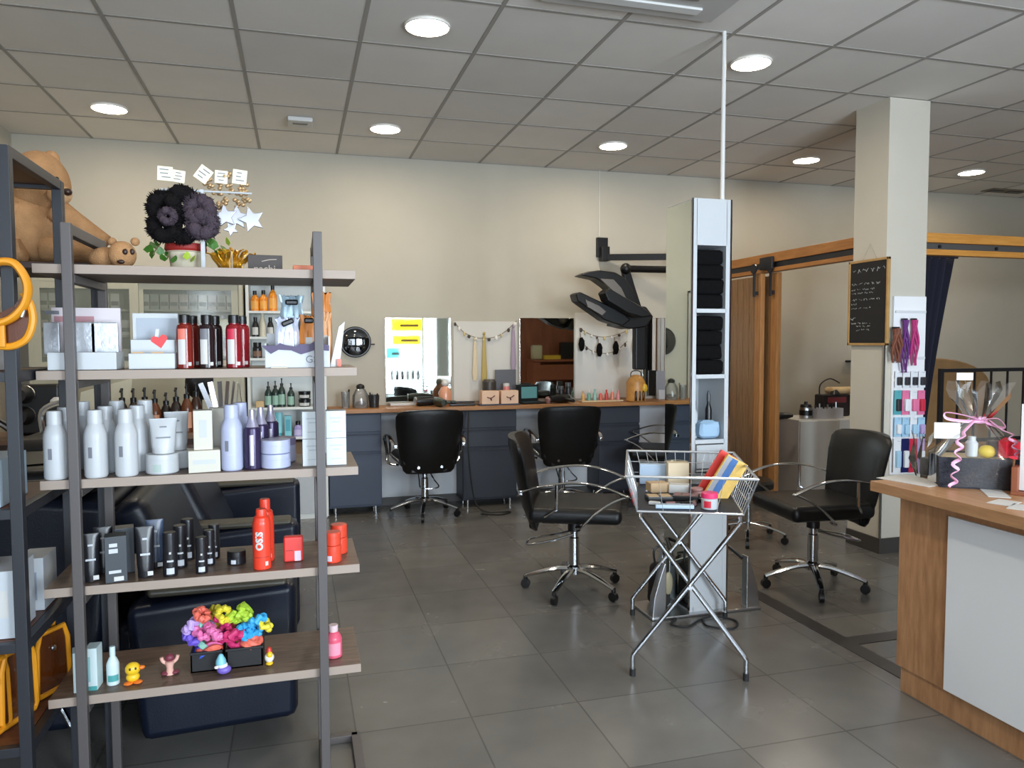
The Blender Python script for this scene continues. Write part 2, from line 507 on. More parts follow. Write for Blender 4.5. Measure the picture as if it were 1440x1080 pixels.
def wall_mirror(x0, x1, z0, z1, lab):
    t = thing('wall_mirror', lab, 'mirror', ((x0 + x1) / 2, BW - .002, z0), 0, 'wall mirrors over the worktop')
    MB().box((0, -.012, (z1 - z0) / 2), (x1 - x0, .006, z1 - z0), .002).build('mirror_sheet', MIRROR, t)
    MB().box((0, -.005, (z1 - z0) / 2), (x1 - x0 - .02, .008, z1 - z0 - .02)).build('backing', GREYP, t)
    return t


a, b = at(541, 447, Y=BW), at(634, 565, Y=BW)
wall_mirror(a.x, b.x, .885, a.z, 'frameless wall mirror on the left, showing a bright yellow and white window')
a, b = at(730, 447, Y=BW), at(806, 558, Y=BW)
wall_mirror(a.x, b.x, .885, a.z, 'frameless wall mirror in the middle, showing brown furniture')
a, b = at(903, 447, Y=BW), at(968, 555, Y=BW)
wall_mirror(a.x, b.x, .885, a.z, 'frameless wall mirror at the right end, beside the hood dryer post')
a, b = at(637, 452, Y=BW), at(727, 560, Y=BW)
wall_board(a.x, b.x, .875, a.z, 'splash_panel', PANELW, 'white wall panel between the left and middle mirrors', 'wall panel', .008)
a, b = at(808, 440, Y=BW), at(900, 560, Y=BW)
wall_board(a.x, b.x, .875, a.z, 'splash_panel', PANELW, 'white wall panel under the hood dryer, hung with black puffs', 'wall panel', .008)
# round dark mirror
a = at(500, 481, Y=BW - .03)
t = thing('round_wall_mirror', 'round black convex mirror hung on the wall left of the mirrors', 'mirror', (a.x, BW, a.z))
MB().lathe([(0, 0), (.125, 0), (.13, .012), (.122, .022), (0, .02)], n=36, M=Matrix.Rotation(PI / 2, 4, 'X')).build('frame', BLACKP, t)
MB().lathe([(.12, .02), (.09, .03), (.05, .036), (0, .038)], n=36, M=Matrix.Rotation(PI / 2, 4, 'X')).build('mirror_disc', mat('black_gloss', (14, 14, 16), .04, spec=1.0, coat=1.0), t)
MB().cyl((.125, -.014, -.02), (.16, -.014, -.02), .006).build('hook', BLACKP, t)

# pale lower wall panel under the worktop
DADO = mat('dado_white', (226, 229, 233), .6)
a, b = at(470, 640, Y=BW), at(975, 640, Y=BW)
tag(MB().box(((a.x + b.x) / 2, BW - .005, .45), (b.x - a.x, .008, .76), .001).build('lower_wall_panel', DADO), 'pale lower wall panel between the floor and the worktop', 'wall panel')


def glow_through(name, rgb):
    """paper that daylight shines through"""
    m = bpy.data.materials.new(name); m.use_nodes = True; nt = m.node_tree; nt.nodes.clear()
    out = nt.nodes.new('ShaderNodeOutputMaterial'); d = nt.nodes.new('ShaderNodeBsdfDiffuse'); t = nt.nodes.new('ShaderNodeBsdfTranslucent')
    d.inputs[0].default_value = lin(rgb); t.inputs[0].default_value = lin(rgb); mx = nt.nodes.new('ShaderNodeMixShader'); mx.inputs[0].default_value = .6
    nt.links.new(d.outputs[0], mx.inputs[1]); nt.links.new(t.outputs[0], mx.inputs[2]); nt.links.new(mx.outputs[0], out.inputs[0])
    return m


# what the wall mirrors show: the street window with its posters, and brown furniture beside it
YP = glow_through('yellow_poster_paper', (240, 220, 70)); WP = glow_through('white_poster_paper', (235, 235, 230)); TPA = glow_through('teal_poster_paper', (130, 200, 200))
for (x0, x1, z0, z1, m, lab) in ((1.72, 2.32, 1.60, 1.86, YP, 'upper yellow poster in the street window, seen in the left mirror'), (1.74, 2.30, 1.34, 1.54, YP, 'lower yellow poster in the street window, seen in the left mirror'), (1.62, 1.9, 1.08, 1.3, TPA, 'teal poster in the street window, seen in the left mirror')):
    t = thing('window_poster', lab, 'poster', ((x0 + x1) / 2, FW + .03, z0))
    MB().box((0, 0, (z1 - z0) / 2), (x1 - x0, .003, z1 - z0)).build('paper', m, t)
    MB().box((.06, .003, (z1 - z0) * .45), ((x1 - x0) * .6, .003, .05)).build('printed_bar', mat('poster_maroon', (96, 54, 56), .6), t)
t = thing('window_shelf', 'white window shelf of dark bottles, seen in the left mirror', 'shelf', (2.0, FW + .16, 0))
for z in (.42, .68): MB().box((0, 0, z), (.8, .2, .02), .002).build('board', WHITEM, t)
for s in (-1, 1): MB().box((s * .39, 0, .35), (.02, .2, .7), .002).build('side', WHITEM, t)
for i in range(6):
    tag(MB().lathe([(0, 0), (.04, 0), (.04, .15), (.02, .18), (.02, .22), (0, .22)], n=12).build('display_bottle', BLACKP if i % 3 else GREYP, None, (1.72 + .1 * i, FW + .16, .6905)), 'dark bottle on the white window shelf seen in the left mirror', 'bottle', 'bottles on the window shelf')
PLQ = mat('pale_column', (190, 200, 196), .6)
struct(MB().box((2.72, FW + .06, 1.25), (.26, .1, 2.5), .004).build('trim_4', PLQ, smooth=0))
tag(MB().box((4.75, FW + .015, 1.2), (2.3, .03, 2.4), .003).build('wood_wall_panel', mat('mahogany_panel', (160, 98, 68), .45, rgb2=(132, 78, 54), scale=4, stretch=(2, 2, .4))), 'brown wood wall panel by the entrance, seen in the middle mirror', 'wall panel')
t = thing('brown_desk', 'brown desk by the entrance, seen in the middle mirror', 'desk', (5.0, FW + .35, 0))
MAH = mat('mahogany', (150, 88, 60), .45)
MB().box((0, 0, 1.03), (1.2, .5, .04), .004).build('top', MAH, t)
for s in (-1, 1): MB().box((s * .52, 0, .5), (.14, .46, 1.0), .004).build('pedestal', MAH, t)
MB().box((0, .2, .8), (.9, .02, .3), .003).build('front_panel', MAH, t)
tag(MB().box((0, 0, .04), (.34, .2, .08), .008).build('yellow_box', mat('yellow_box', (224, 190, 60), .5), None, (4.85, FW + .35, 1.0505)), 'yellow box on the brown desk, seen in the middle mirror', 'box')
tag(MB().box((0, 0, .14), (.2, .18, .28), .03).build('cream_case', mat('cream_case', (196, 190, 160), .6), None, (4.56, FW + .3, 1.0505)), 'cream case on the brown desk, seen in the middle mirror', 'case')
tag(MB().box((0, 0, .17), (.3, .14, .34), .02).build('black_screen', BLACKP, None, (5.2, FW + .3, 1.0505)), 'black screen on the brown desk, seen in the middle mirror', 'screen')
# ================================================================ WORKTOP, DRAWER UNITS
WT = .86; WY = 6.07
tag(MB().box((1.93, (WY + BW) / 2 - .001, WT - .016), (3.4, BW - WY - .004, .032), .003).build('worktop', WORKTOP), 'long narrow oak worktop running along the back wall', 'worktop')


def drawer_unit(x0, x1, m, lab):
    t = thing('drawer_unit', lab, 'drawer unit', ((x0 + x1) / 2, 6.27, 0), 0, 'drawer units under the worktop')
    w = x1 - x0
    MB().box((0, .02, .44), (w, .26, .77), .004).build('carcass', m, t)
    zs = [(.665, .82), (.505, .655), (.07, .495)]
    for a, b in zs:
        d = MB().box((0, -.121, (a + b) / 2), (w - .008, .02, b - a - .01), .004).build('drawer', m, t)
        MB().box((0, -.134, b - .012), (w - .02, .012, .006), .002).build('handle_lip', m, d)
    for sx in (-1, 1):
        for yy in (-.08, .11): MB().cyl((sx * (w / 2 - .05), yy, 0), (sx * (w / 2 - .05), yy, .06), .014, n=12).build('leg', CHROME, t)
    return t


def xr(a, b, y=640): return at(a, y, Y=6.14).x, at(b, y, Y=6.14).x


x0, x1 = xr(462, 537); drawer_unit(x0, x1, SLATE, 'slate blue drawer unit beside the white box on the shelf')
x0, x1 = xr(651, 727); drawer_unit(x0, x1, SLATE2, 'charcoal drawer unit between the two worktop chairs')
x0, x1 = xr(842, 900); drawer_unit(x0, x1, SLATE2, 'charcoal drawer unit partly hidden behind the middle worktop chair')

# ================================================================ STYLING CHAIRS
def chair(label, loc, rotz, off=.35):
    t = thing('styling_chair', label, 'chair', loc, rotz, 'black salon styling chairs')
    for k in range(5):
        a = 2 * PI * k / 5 + off; ca, sa = math.cos(a), math.sin(a)
        pts = bez([(.02 * ca, .02 * sa, .125), (.1 * ca, .1 * sa, .12), (.2 * ca, .2 * sa, .095), (.28 * ca, .28 * sa, .07)], 4)
        lg = MB().tube(pts, [.024 - .009 * i / (len(pts) - 1) for i in range(len(pts))], 8, flat=.7).build('base_leg', CHROME, t)
        c = MB().cyl((.275 * ca - .012 * sa, .275 * sa + .012 * ca, .028), (.275 * ca + .012 * sa, .275 * sa - .012 * ca, .028), .026, n=16)
        c.cyl((.275 * ca, .275 * sa, .03), (.275 * ca, .275 * sa, .075), .012, n=10)
        c.build('caster', BLACKP, lg)
    MB().lathe([(.04, .1), (.042, .14), (.03, .15), (.028, .3), (.022, .305), (.022, .42)], n=20).build('gas_column', CHROME, t)
    MB().cyl((0, 0, .34), (0, 0, .41), .036, n=16).build('column_sleeve', BLACKP, t)
    MB().tube(bez([(0, -.05, .33), (-.1, -.06, .3), (-.24, -.07, .27), (-.265, 0, .262), (-.24, .07, .27), (-.1, .06, .3), (0, .05, .33)], 5), .006, 8).build('pump_lever', CHROME, t)
    MB().box((-.02, 0, .415), (.3, .26, .02), .005).build('seat_plate', BLACKP, t)
    # seat cushion
    mb = MB().box((.01, 0, .468), (.5, .48, .085), .034, 4)
    for v in mb.bm.verts:
        if v.co.z > .47: v.co.z += .014 * (1 - (v.co.y / .24) ** 2) - .02 * max(0, v.co.x - .1)
        if v.co.x < -.15: v.co.y *= .93
    mb.build('seat', LEATHER, t)
    MB().tube(bez([(.245, -.2, .472), (.255, 0, .474), (.245, .2, .472)], 5), .0035, 6).build('seat_piping', LEATHER, t)
    # backrest: curved shield, wider at the top
    rings = []
    prof = [(.375, .175, -.225), (.40, .20, -.235), (.5, .225, -.262), (.62, .245, -.29), (.75, .26, -.318), (.84, .262, -.338), (.868, .246, -.345), (.88, .21, -.349)]
    for z, hw, x in prof:
        ring = []; th = .03 if .4 < z < .86 else .018
        for i in range(13):
            y = -hw + 2 * hw * i / 12; e = (y / .24) ** 2
            ring.append((x + .05 * e + th * math.sqrt(max(.06, 1 - (y / (hw * 1.0001)) ** 8)), y, z - .012 * e * (z > .8)))
        for i in range(13):
            y = hw - 2 * hw * i / 12; e = (y / .24) ** 2
            ring.append((x + .05 * e - th * math.sqrt(max(.06, 1 - (y / (hw * 1.0001)) ** 8)), y, z - .012 * e * (z > .8)))
        rings.append(ring)
    MB().loft(rings).build('backrest', LEATHER, t, smooth=50)
    MB().box((-.215, 0, .41), (.05, .3, .07), .015, 3).build('back_bracket', BLACKP, t)
    for s in (-1, 1):
        MB().cyl((-.262, s * .09, .43), (-.275, s * .09, .43), .011, n=12).build('bolt', CHROME, t)
        y = s * .285
        pts = bez([(-.275, y * .93, .6), (-.16, y, .638), (0, y, .658), (.14, y, .645), (.285, y, .593)], 5)
        pts2 = bez([(.285, y, .593), (.2, y, .555), (.11, y, .49), (.05, y, .43), (.02, y * .72, .41)], 5)
        a = MB().tube(pts, .017, 8, flat=.4)
        a.tube(pts2, .013, 8, flat=.5)
        a.ball((.285, y, .592), (.013, .017, .009), 10)
        a.tube([(-.08, y, .648), (-.08, y, .52), (-.14, y * .8, .47), (-.2, y * .5, .42)], .009, 8)
        a.build('armrest', CHROME, t)
        MB().box((-.275, y * .93, .6), (.03, .03, .03), .006).build('arm_joint', CHROME, t)
    return t


c0 = chair('black styling chair seen from the side, left of the wire basket stand', (1.47, 3.9, 0), R(-23), R(34))
p = at(600, 640, Y=5.75)
chair('black styling chair seen from behind between the slate and charcoal drawer units', (p.x + .02, 5.98, 0), R(90), R(23))
p = at(803, 640, Y=5.75)
chair('black styling chair seen from behind, tucked at the worktop behind the side-on chair', (p.x, 5.98, 0), R(84), R(10))
chair('black styling chair facing left in front of the square pillar', (2.79, 3.58, 0), R(174), R(-4))
chair('black styling chair at the right end of the worktop, mostly hidden by the white column', (2.95, 5.72, 0), R(150))

# rolling stool: only casters show behind the chair by the pillar
t = thing('rolling_stool', 'low black stool on casters behind the chair that faces left', 'stool', (3.03, 4.58, 0), R(20))
for k in range(5):
    a = 2 * PI * k / 5; ca, sa = math.cos(a), math.sin(a)
    lg = MB().tube(bez([(.02 * ca, .02 * sa, .12), (.14 * ca, .14 * sa, .105), (.26 * ca, .26 * sa, .07)], 4), .012, 8, flat=.7).build('base_leg', CHROME, t)
    MB().cyl((.255 * ca - .012 * sa, .255 * sa + .012 * ca, .026), (.255 * ca + .012 * sa, .255 * sa - .012 * ca, .026), .025, n=14).cyl((.255 * ca, .255 * sa, .03), (.255 * ca, .255 * sa, .07), .01, n=8).build('caster', BLACKP, lg)
MB().cyl((0, 0, .1), (0, 0, .36), .022).build('gas_column', CHROME, t)
MB().lathe([(0, .36), (.15, .36), (.17, .375), (.17, .41), (.15, .43), (0, .435)], n=28).build('seat', LEATHER, t)

# ================================================================ DOUBLE MIRROR COLUMN
t = thing('mirror_column', 'tall white styling column with shelf openings and mirrored sides', 'styling station', (2.0, 3.37, 0))
mb = MB(); W, D, HH = .21, .27, 2.1
for s in (-1, 1): mb.box((s * (W / 2 - .012), D / 2, HH / 2), (.024, D, HH), .002)
mb.box((0, D - .006, HH / 2), (W - .04, .012, HH - .02))
mb.box((0, D / 2, HH - .115), (W - .04, D, .23))
for z in (1.545, 1.215, .885): mb.box((0, D / 2, z), (W - .04, D, .02))
mb.box((0, .012, .36), (W - .04, .02, .72)); mb.box((0, D / 2, .02), (W - .04, D, .04))
mb.build('carcass', WHITE, t)
d = MB().box((0, -.002, .81), (W - .056, .018, .12), .003).build('drawer', WHITE, t)
MB().box((0, -.008, .74), (W - .05, .008, .01)).build('drawer_gap', GREYP, t)
for s in (-1, 1):
    MB().box((s * (W / 2 + .004), D / 2 + .004, 1.06), (.006, D - .01, 2.06)).build('side_mirror', MIRROR, t)
    MB().box((s * (W / 2 + .003), .002, 1.06), (.01, .006, 2.08)).build('mirror_edge', CHROME, t)
    # chrome foot rests on the floor plate
    f = MB()
    f.prism([(0, 0), (.075, 0), (.065, .1), (.035, .2), (.01, .27), (0, .27)] if s > 0 else [(0, 0), (0, .27), (-.01, .27), (-.035, .2), (-.065, .1), (-.075, 0)], .05, T(s * (.215 if s > 0 else .245), -.02, .012), bev=.004)
    f.build('foot_wedge', ALU, t)
    MB().tube(bez([(s * .2, .0, .27), (s * .16, .1, .32), (s * .12, .22, .34)], 4), .01, 8).build('foot_bar', BLACKM, t)
    MB().prism([(0, 0), (.06, 0), (.05, .12), (.02, .26), (0, .3)] if s > 0 else [(0, 0), (0, .3), (-.02, .26), (-.05, .12), (-.06, 0)], .04, T(s * .12, .22, .012), bev=.004).build('foot_wedge', ALU, t)
MB().box((-.015, .1, .008), (.62, .26, .014), .004).build('floor_plate', ALU, t)
tag(MB().cyl((0, 0, 0), (0, 0, CEIL - 2.1), .011, n=12).build('cable_pole', WHITEM, None, (2.085, 3.42, 2.1)), 'thin white pole from the mirror column up to the ceiling', 'pole')
# black towels stacked in the two upper openings
TOWEL = mat('black_towelling', (16, 15, 16), .95, var=.2, scale=60, bump=.6, bscale=400, spec=.1)
for z0, z1, wh in ((1.556, 1.85, 'upper'), (1.226, 1.52, 'lower')):
    n = 4; h = (z1 - z0) / n
    for i in range(n):
        mb = MB().box((0, 0, 0), (.157, .2, h * .995), h * .22, 3)
        for v in mb.bm.verts: v.co += Vector((random.uniform(-.003, .003), random.uniform(-.004, .004) - .01 * (1 - (v.co.x / .08) ** 2) * (v.co.y < 0), random.uniform(-.002, .002)))
        tag(mb.build('folded_towel', TOWEL, None, (2.0 + random.uniform(-.003, .003), 3.482 + random.uniform(-.006, .004), z0 + h * (i + .5))),
            'folded black towel in the stack filling the %s opening of the white column' % wh, 'towel', 'black towels in the %s opening' % wh)
# things in the lower opening
for dx, dy, h, r, m, lab in ((-.045, .09, .21, .024, WHITE, 'white spray bottle with a grey cap at the left of the column opening'), (.05, .1, .24, .017, BLACKP, 'tall black brush bottle at the right of the column opening')):
    t2 = thing('bottle', lab, 'bottle', (2.0 + dx, 3.37 + dy, .896))
    MB().lathe([(0, 0), (r, 0), (r, h * .6), (r * .5, h * .72), (r * .45, h * .8)], n=16).build('body', m, t2)
    MB().lathe([(r * .6, h * .78), (r * .6, h * .9), (r * .3, h)], n=14).build('cap', mat('grey_cap', (70, 70, 72), .4), t2)
BLUECL = mat('pale_blue_cloth', (150, 180, 205), .8)
mb = MB().box((0, 0, .045), (.12, .12, .09), .03, 3)
for v in mb.bm.verts: v.co += Vector([random.uniform(-.006, .006) for _ in range(3)]) * (v.co.z > .02)
tag(mb.build('cloth_bundle', BLUECL, None, (2.015, 3.44, .896)), 'pale blue cloth bundled at the bottom of the column opening', 'cloth')
# looped cable on the floor
pts = bez([(1.93, 3.3, .006), (1.9, 3.2, .006), (2.0, 3.14, .006), (2.07, 3.22, .006), (2.0, 3.3, .008), (1.9, 3.28, .006), (1.8, 3.22, .006), (1.74, 3.27, .006), (1.8, 3.33, .006)], 8)
tag(MB().tube(pts, .005, 8).build('power_cable', RUBBER), 'black cable coiled on the floor at the foot of the white column', 'cable')
# bag leaning at the mirror foot
BAGM = mat('dark_bag_cloth', (30, 26, 24), .8, bump=.2)
t = thing('tool_bag', 'dark bag with beige tools standing at the left foot of the white column', 'bag', (1.80, 3.52, .016))
mb = MB().box((0, 0, .11), (.1, .12, .22), .03, 3, taper=.8); mb.build('body', BAGM, t)
MB().tube(bez([(-.02, 0, .2), (-.03, 0, .29), (.02, 0, .3), (.03, 0, .2)], 5), .006, 8).build('handle', BLACKP, t)
MB().ball((.02, -.065, .13), (.025, .012, .06), 14).build('beige_brush', mat('beige_plastic', (150, 140, 112), .5), t)

# ================================================================ WIRE BASKET STAND
t = thing('wire_basket_stand', 'chrome wire basket on crossed folding legs, filled with small products', 'basket stand', (1.685, 3.05, 0), R(-25))
CART = t; U, V = .23, .355
for s in (-1, 1):
    for sv in (-1, 1):
        o = .012 * s
        P = [(s * U, sv * V + o, 0), (s * U, sv * V + o, .085), (s * (U - .012), sv * V + o, .105), (-s * (U - .03), sv * (V - .01) + o, .66), (-s * (U - .03), sv * (V - .03) + o, .672)]
        lg = MB().tube(P, .0105, 10).build('leg', CHROME, t)
        MB().cyl((s * U, sv * V + o, 0), (s * U, sv * V + o, .03), .0125, n=12).build('foot_cap', RUBBER, lg)
    MB().cyl((0, s * V - .026, .385), (0, s * V + .026, .385), .008).build('pivot', CHROME, t)
RU, RV, BU, BV, RZ, BZ = .262, .37, .215, .315, .838, .682
WIRE = mat('white_wire', (206, 208, 210), .25, .6)
def rect(u, v, z): return [(-u, -v, z), (u, -v, z), (u, v, z), (-u, v, z)]
rim = MB()
for q in range(4):
    a, b = rect(RU, RV, RZ)[q], rect(RU, RV, RZ)[(q + 1) % 4]; rim.cyl(a, b, .0055, n=8); rim.ball(a, .0055, 8)
rim.build('rim', WIRE, t)
bf = MB()
for q in range(4):
    a, b = rect(BU, BV, BZ)[q], rect(BU, BV, BZ)[(q + 1) % 4]; bf.cyl(a, b, .0045, n=8); bf.ball(a, .0045, 8)
for i in range(1, 12): bf.cyl((-BU + 2 * BU * i / 12, -BV, BZ), (-BU + 2 * BU * i / 12, BV, BZ), .0018, n=6)
for i in range(1, 8): bf.cyl((-BU, -BV + 2 * BV * i / 8, BZ), (BU, -BV + 2 * BV * i / 8, BZ), .0018, n=6)
bf.build('bottom_grid', WIRE, t)
rr, rb = rect(RU, RV, RZ), rect(BU, BV, BZ)
for q in range(4):
    mb = MB(); a0, a1 = Vector(rr[q]), Vector(rr[(q + 1) % 4]); b0, b1 = Vector(rb[q]), Vector(rb[(q + 1) % 4])
    n = (4, 15, 11, 15)[q]
    for i in range(n + 1): mb.cyl(a0.lerp(a1, i / n), b0.lerp(b1, i / n), (.0012 if q == 0 else .002) if 0 < i < n else .004, n=6)
    for k in ((.33, .66) if q else ()): mb.cyl(a0.lerp(b0, k), a1.lerp(b1, k), .0018, n=6)
    mb.build('wire_side', WIRE, t)
MB().box((0, 0, BZ + .005), (2 * BU - .012, 2 * BV - .012, .004)).build('tray_liner', mat('navy_liner', (26, 28, 40), .6), t)
MB().cyl((-.245, -.345, .78), (-.225, -.32, .71), .006).build('red_tag', mat('red_plastic', (200, 30, 40), .5), t)
CM = Matrix.Translation((1.685, 3.05, 0)) @ Matrix.Rotation(R(-25), 4, 'Z')
def cart(u, v, z=BZ + .0085): return CM @ Vector((u, v, z))
# products in the basket
def carton(name, lab, cat, loc, size, m, rotz=0.0, rot=None, group=None, prints=()):
    """folding carton; prints = (material, x, z, w, h) flat printed areas on its -y face"""
    t = thing(name, lab, cat, loc, rotz, group)
    if rot is not None: t.rotation_euler = rot
    MB().box((0, 0, size[2] / 2), size, .0015).build('box', m, t)
    for mm, x, z, w, h in prints:
        MB().box((x, -size[1] / 2 - .0004, z), (w, .0012, h)).build('printed_label', mm, t, smooth=0)
    return t
YEL = mat('yellow_card', (226, 186, 92), .5, var=.08, scale=40); RED = mat('red_card', (224, 52, 40), .45); BLU = mat('blue_card', (40, 96, 160), .45); GRYC = mat('grey_card', (150, 152, 160), .5)
p = cart(.13, -.02)
t = carton('product_pack', 'upright blue and yellow pack leaning right in the wire basket', 'pack', p, (.10, .03, .2), YEL, 0, (0, R(30), R(-22)), None,
           [(BLU, -.012, .1, .03, .19), (GRYC, -.036, .1, .022, .19), (YEL, .03, .1, .02, .12)])
p = cart(.095, .05)
carton('product_pack', 'red pack behind the blue and yellow one in the wire basket', 'pack', p, (.085, .025, .215), RED, 0, (0, R(30), R(-22)), None, [(mat('pale_print', (235, 190, 170), .6), 0, .1, .02, .12)])
p = cart(.20, .18, BZ + .03)
carton('product_pack', 'white and tan pack lying at the back right of the wire basket', 'pack', p, (.1, .11, .06), mat('tan_card', (206, 176, 128), .6), R(-25), (R(0), R(-22), R(-40)), None, [(WHITEM, 0, .03, .09, .05)])
p = cart(.085, -.255)
t = thing('cream_jar', 'white jar with a bright pink lid at the front of the wire basket', 'jar', p)
PINKL = mat('pink_lid', (226, 60, 110), .35)
MB().lathe([(0, 0), (.032, 0), (.034, .004), (.034, .042), (.03, .046)], n=24).build('body', WHITE, t)
MB().lathe([(.0, .046), (.033, .046), (.034, .05), (.034, .066), (.031, .069), (0, .069)], n=24).build('lid', PINKL, t)
MB().patch((0, 0, 0), .0342, R(-160), R(-110), .008, .036).build('label', mat('red_print', (200, 40, 60), .5), t)
BEI = mat('beige_powder', (196, 166, 128), .6); MAU = mat('mauve_powder', (140, 104, 104), .6); PGB = mat('pale_blue_plastic', (170, 190, 210), .4)
def palette(lab, u, v, w, d, h, m, rz, z=BZ + .0085, pans=0, pm=None):
    p = cart(u, v, z)
    t = thing('make_up_palette', lab, 'palette', p, R(-25) + rz)
    MB().box((0, 0, h / 2), (w, d, h), .003).build('case', m, t)
    for i in range(pans): MB().box((-w / 2 + (i + .5) * w / pans, 0, h + .0005), (w / pans * .8, d * .75, .002)).build('pan', pm, t)
palette('pale blue flat case lying along the front of the wire basket', -.06, -.27, .16, .035, .016, PGB, R(4))
palette('black open palette with beige powder at the left of the wire basket', -.12, -.12, .11, .08, .022, BLACKP, R(12), pans=2, pm=BEI)
palette('black palette with mauve powders in the middle of the wire basket', 0.0, -.1, .11, .09, .025, BLACKP, R(-10), pans=3, pm=MAU)
palette('beige powder box stacked near the back left of the wire basket', -.12, .08, .09, .07, .045, BEI, R(20))
palette('white box lying in the middle of the wire basket', -.02, .07, .09, .06, .04, WHITEM, R(-8))
palette('white brush case lying at the left of the wire basket front', -.14, -.215, .05, .02, .014, WHITEM, R(-20))
for i, (u, v, lab) in enumerate(((.055, .0, 'lowest'), (.058, .002, 'middle'), (.054, -.002, 'topmost'))):
    p = cart(u, v, BZ + .0085 + i * .0135)
    tag(MB().lathe([(0, 0), (.026, 0), (.028, .004), (.028, .01), (.02, .013), (0, .013)], n=20).build('powder_compact', mat('rose_compact', (170, 126, 120), .4), None, p), 'rose powder compact in the wire basket, %s of the small pile' % lab, 'compact')
palette('pale blue carton standing along the back of the wire basket', -.1, .27, .2, .04, .1, PGB, 0)
palette('cream carton with a brown lid at the back of the wire basket', -.02, .21, .1, .06, .12, mat('cream_card', (214, 196, 164), .6), R(6))

for i, (u, v, rz, m, lab) in enumerate(((.0, -.2, 15, BLACKP, 'black lipstick tube lying in the middle of the wire basket front'), (.03, -.18, 60, MAU, 'mauve lipstick tube beside the pink lidded jar'), (-.06, -.215, -10, MAU, 'mauve pencil tube behind the pale blue flat case'),
        (.06, -.13, 100, BLACKP, 'black mascara tube leaning by the mauve palette'), (-.16, .0, 80, BLACKP, 'black mascara tube at the left edge of the wire basket'), (.12, -.2, 40, BEI, 'beige lipstick tube under the yellow pack'))):
    p = cart(u, v, BZ + .0165)
    t = thing('lipstick', lab, 'lipstick', p, R(rz), 'loose tubes in the wire basket')
    MB().cyl((-.035, 0, 0), (.005, 0, 0), .0085).build('case', m, t); MB().cyl((.004, 0, 0), (.036, 0, 0), .0075).build('cap', BLACKP if m is not BLACKP else ALU, t)
# ================================================================ HOOD DRYER ON ITS WALL ARM
t = thing('hood_dryer', 'black wall mounted hood dryer with three wing panels on a jointed arm', 'hood dryer', (0, 0, 0))
HOODM = mat('hood_black', (11, 11, 11), .42, spec=.35)
a, b = at(839, 334, Y=BW - .02), at(854, 362, Y=BW - .02)
MB().box(((a.x + b.x) / 2, BW - .02, (a.z + b.z) / 2), (b.x - a.x, .036, a.z - b.z), .004).build('wall_plate', HOODM, t)
q0 = at(850, 362, Y=BW - .06); q1 = at(968, 361, Y=6.0)
MB().box((q0.x, BW - .06, q0.z + .03), (.075, .08, .13), .006).build('plate_bracket', HOODM, t)
MB().tube([q0, q1], .04, 4, upv=(0, .707, .707)).build('wall_arm', HOODM, t)
q2 = at(968, 380, Y=5.98); q3 = at(880, 378, Y=5.9)
MB().cyl(q1 + Vector((0, 0, .045)), q2 - Vector((0, 0, .06)), .04).build('elbow_joint', HOODM, t)
MB().tube([q2, q3], .03, 10).build('fore_arm', HOODM, t)
MB().ball(q3, .048, 16).build('head_joint', HOODM, t)


def wing(px, Y, th, name='wing_panel', m=None, bev=.012):
    P = [at(x, y, Y=Y) for x, y in px]
    return MB().prism([(p.x, p.z) for p in P], th, T(0, Y - th / 2, 0), bev=bev).build(name, m or HOODM, t, smooth=50)


wing([(811, 388), (822, 383), (838, 381), (860, 384), (874, 392), (884, 408), (890, 424), (898, 440), (882, 442), (870, 428), (862, 416), (848, 403), (834, 393)], 5.93, .17)
wing([(805, 414), (811, 411), (838, 424), (868, 438), (882, 450), (870, 459), (846, 451), (808, 424)], 5.75, .16)
wing([(845, 412), (852, 406), (878, 421), (900, 433), (913, 445), (898, 447), (878, 441), (850, 424)], 5.62, .15)
wing([(868, 440), (880, 430), (902, 432), (912, 446), (902, 460), (880, 463), (858, 458)], 5.86, .2, 'hub_cover')
wing([(874, 380), (884, 378), (892, 405), (902, 436), (888, 440), (880, 412)], 6.0, .06, 'neck')
GRIL = mat('heater_grille', (112, 106, 100), .4, .5)
wing([(843, 392), (862, 393), (873, 405), (880, 420), (872, 424), (862, 410)], 5.84, .03, 'heater_grille', GRIL, .004)
wing([(822, 421), (842, 430), (852, 438), (846, 444), (826, 432)], 5.668, .03, 'heater_grille', GRIL, .004)
MB().ball(at(858, 436, Y=5.84), (.06, .05, .09), 16).build('lamp_bowl', GRIL, t)
a, b = at(900, 440, Y=5.9), at(900, 520, Y=5.9)
MB().box(((a.x + b.x) / 2, 5.92, (a.z + b.z) / 2), (.1, .08, a.z - b.z), .015).build('post', HOODM, t)

# ================================================================ THINGS ON THE WORKTOP
def wpos(x, y, Y=6.2): return at(x, y, Y=Y).x
def put(x, Y=6.22): return (at(x, 565, Y=Y).x, Y, WT + .0005)
def wpx(n, Y=6.2): return n * mpp((1.5, Y, .9))
BOTG = mat('dark_amber_glass', (60, 34, 20), .15)


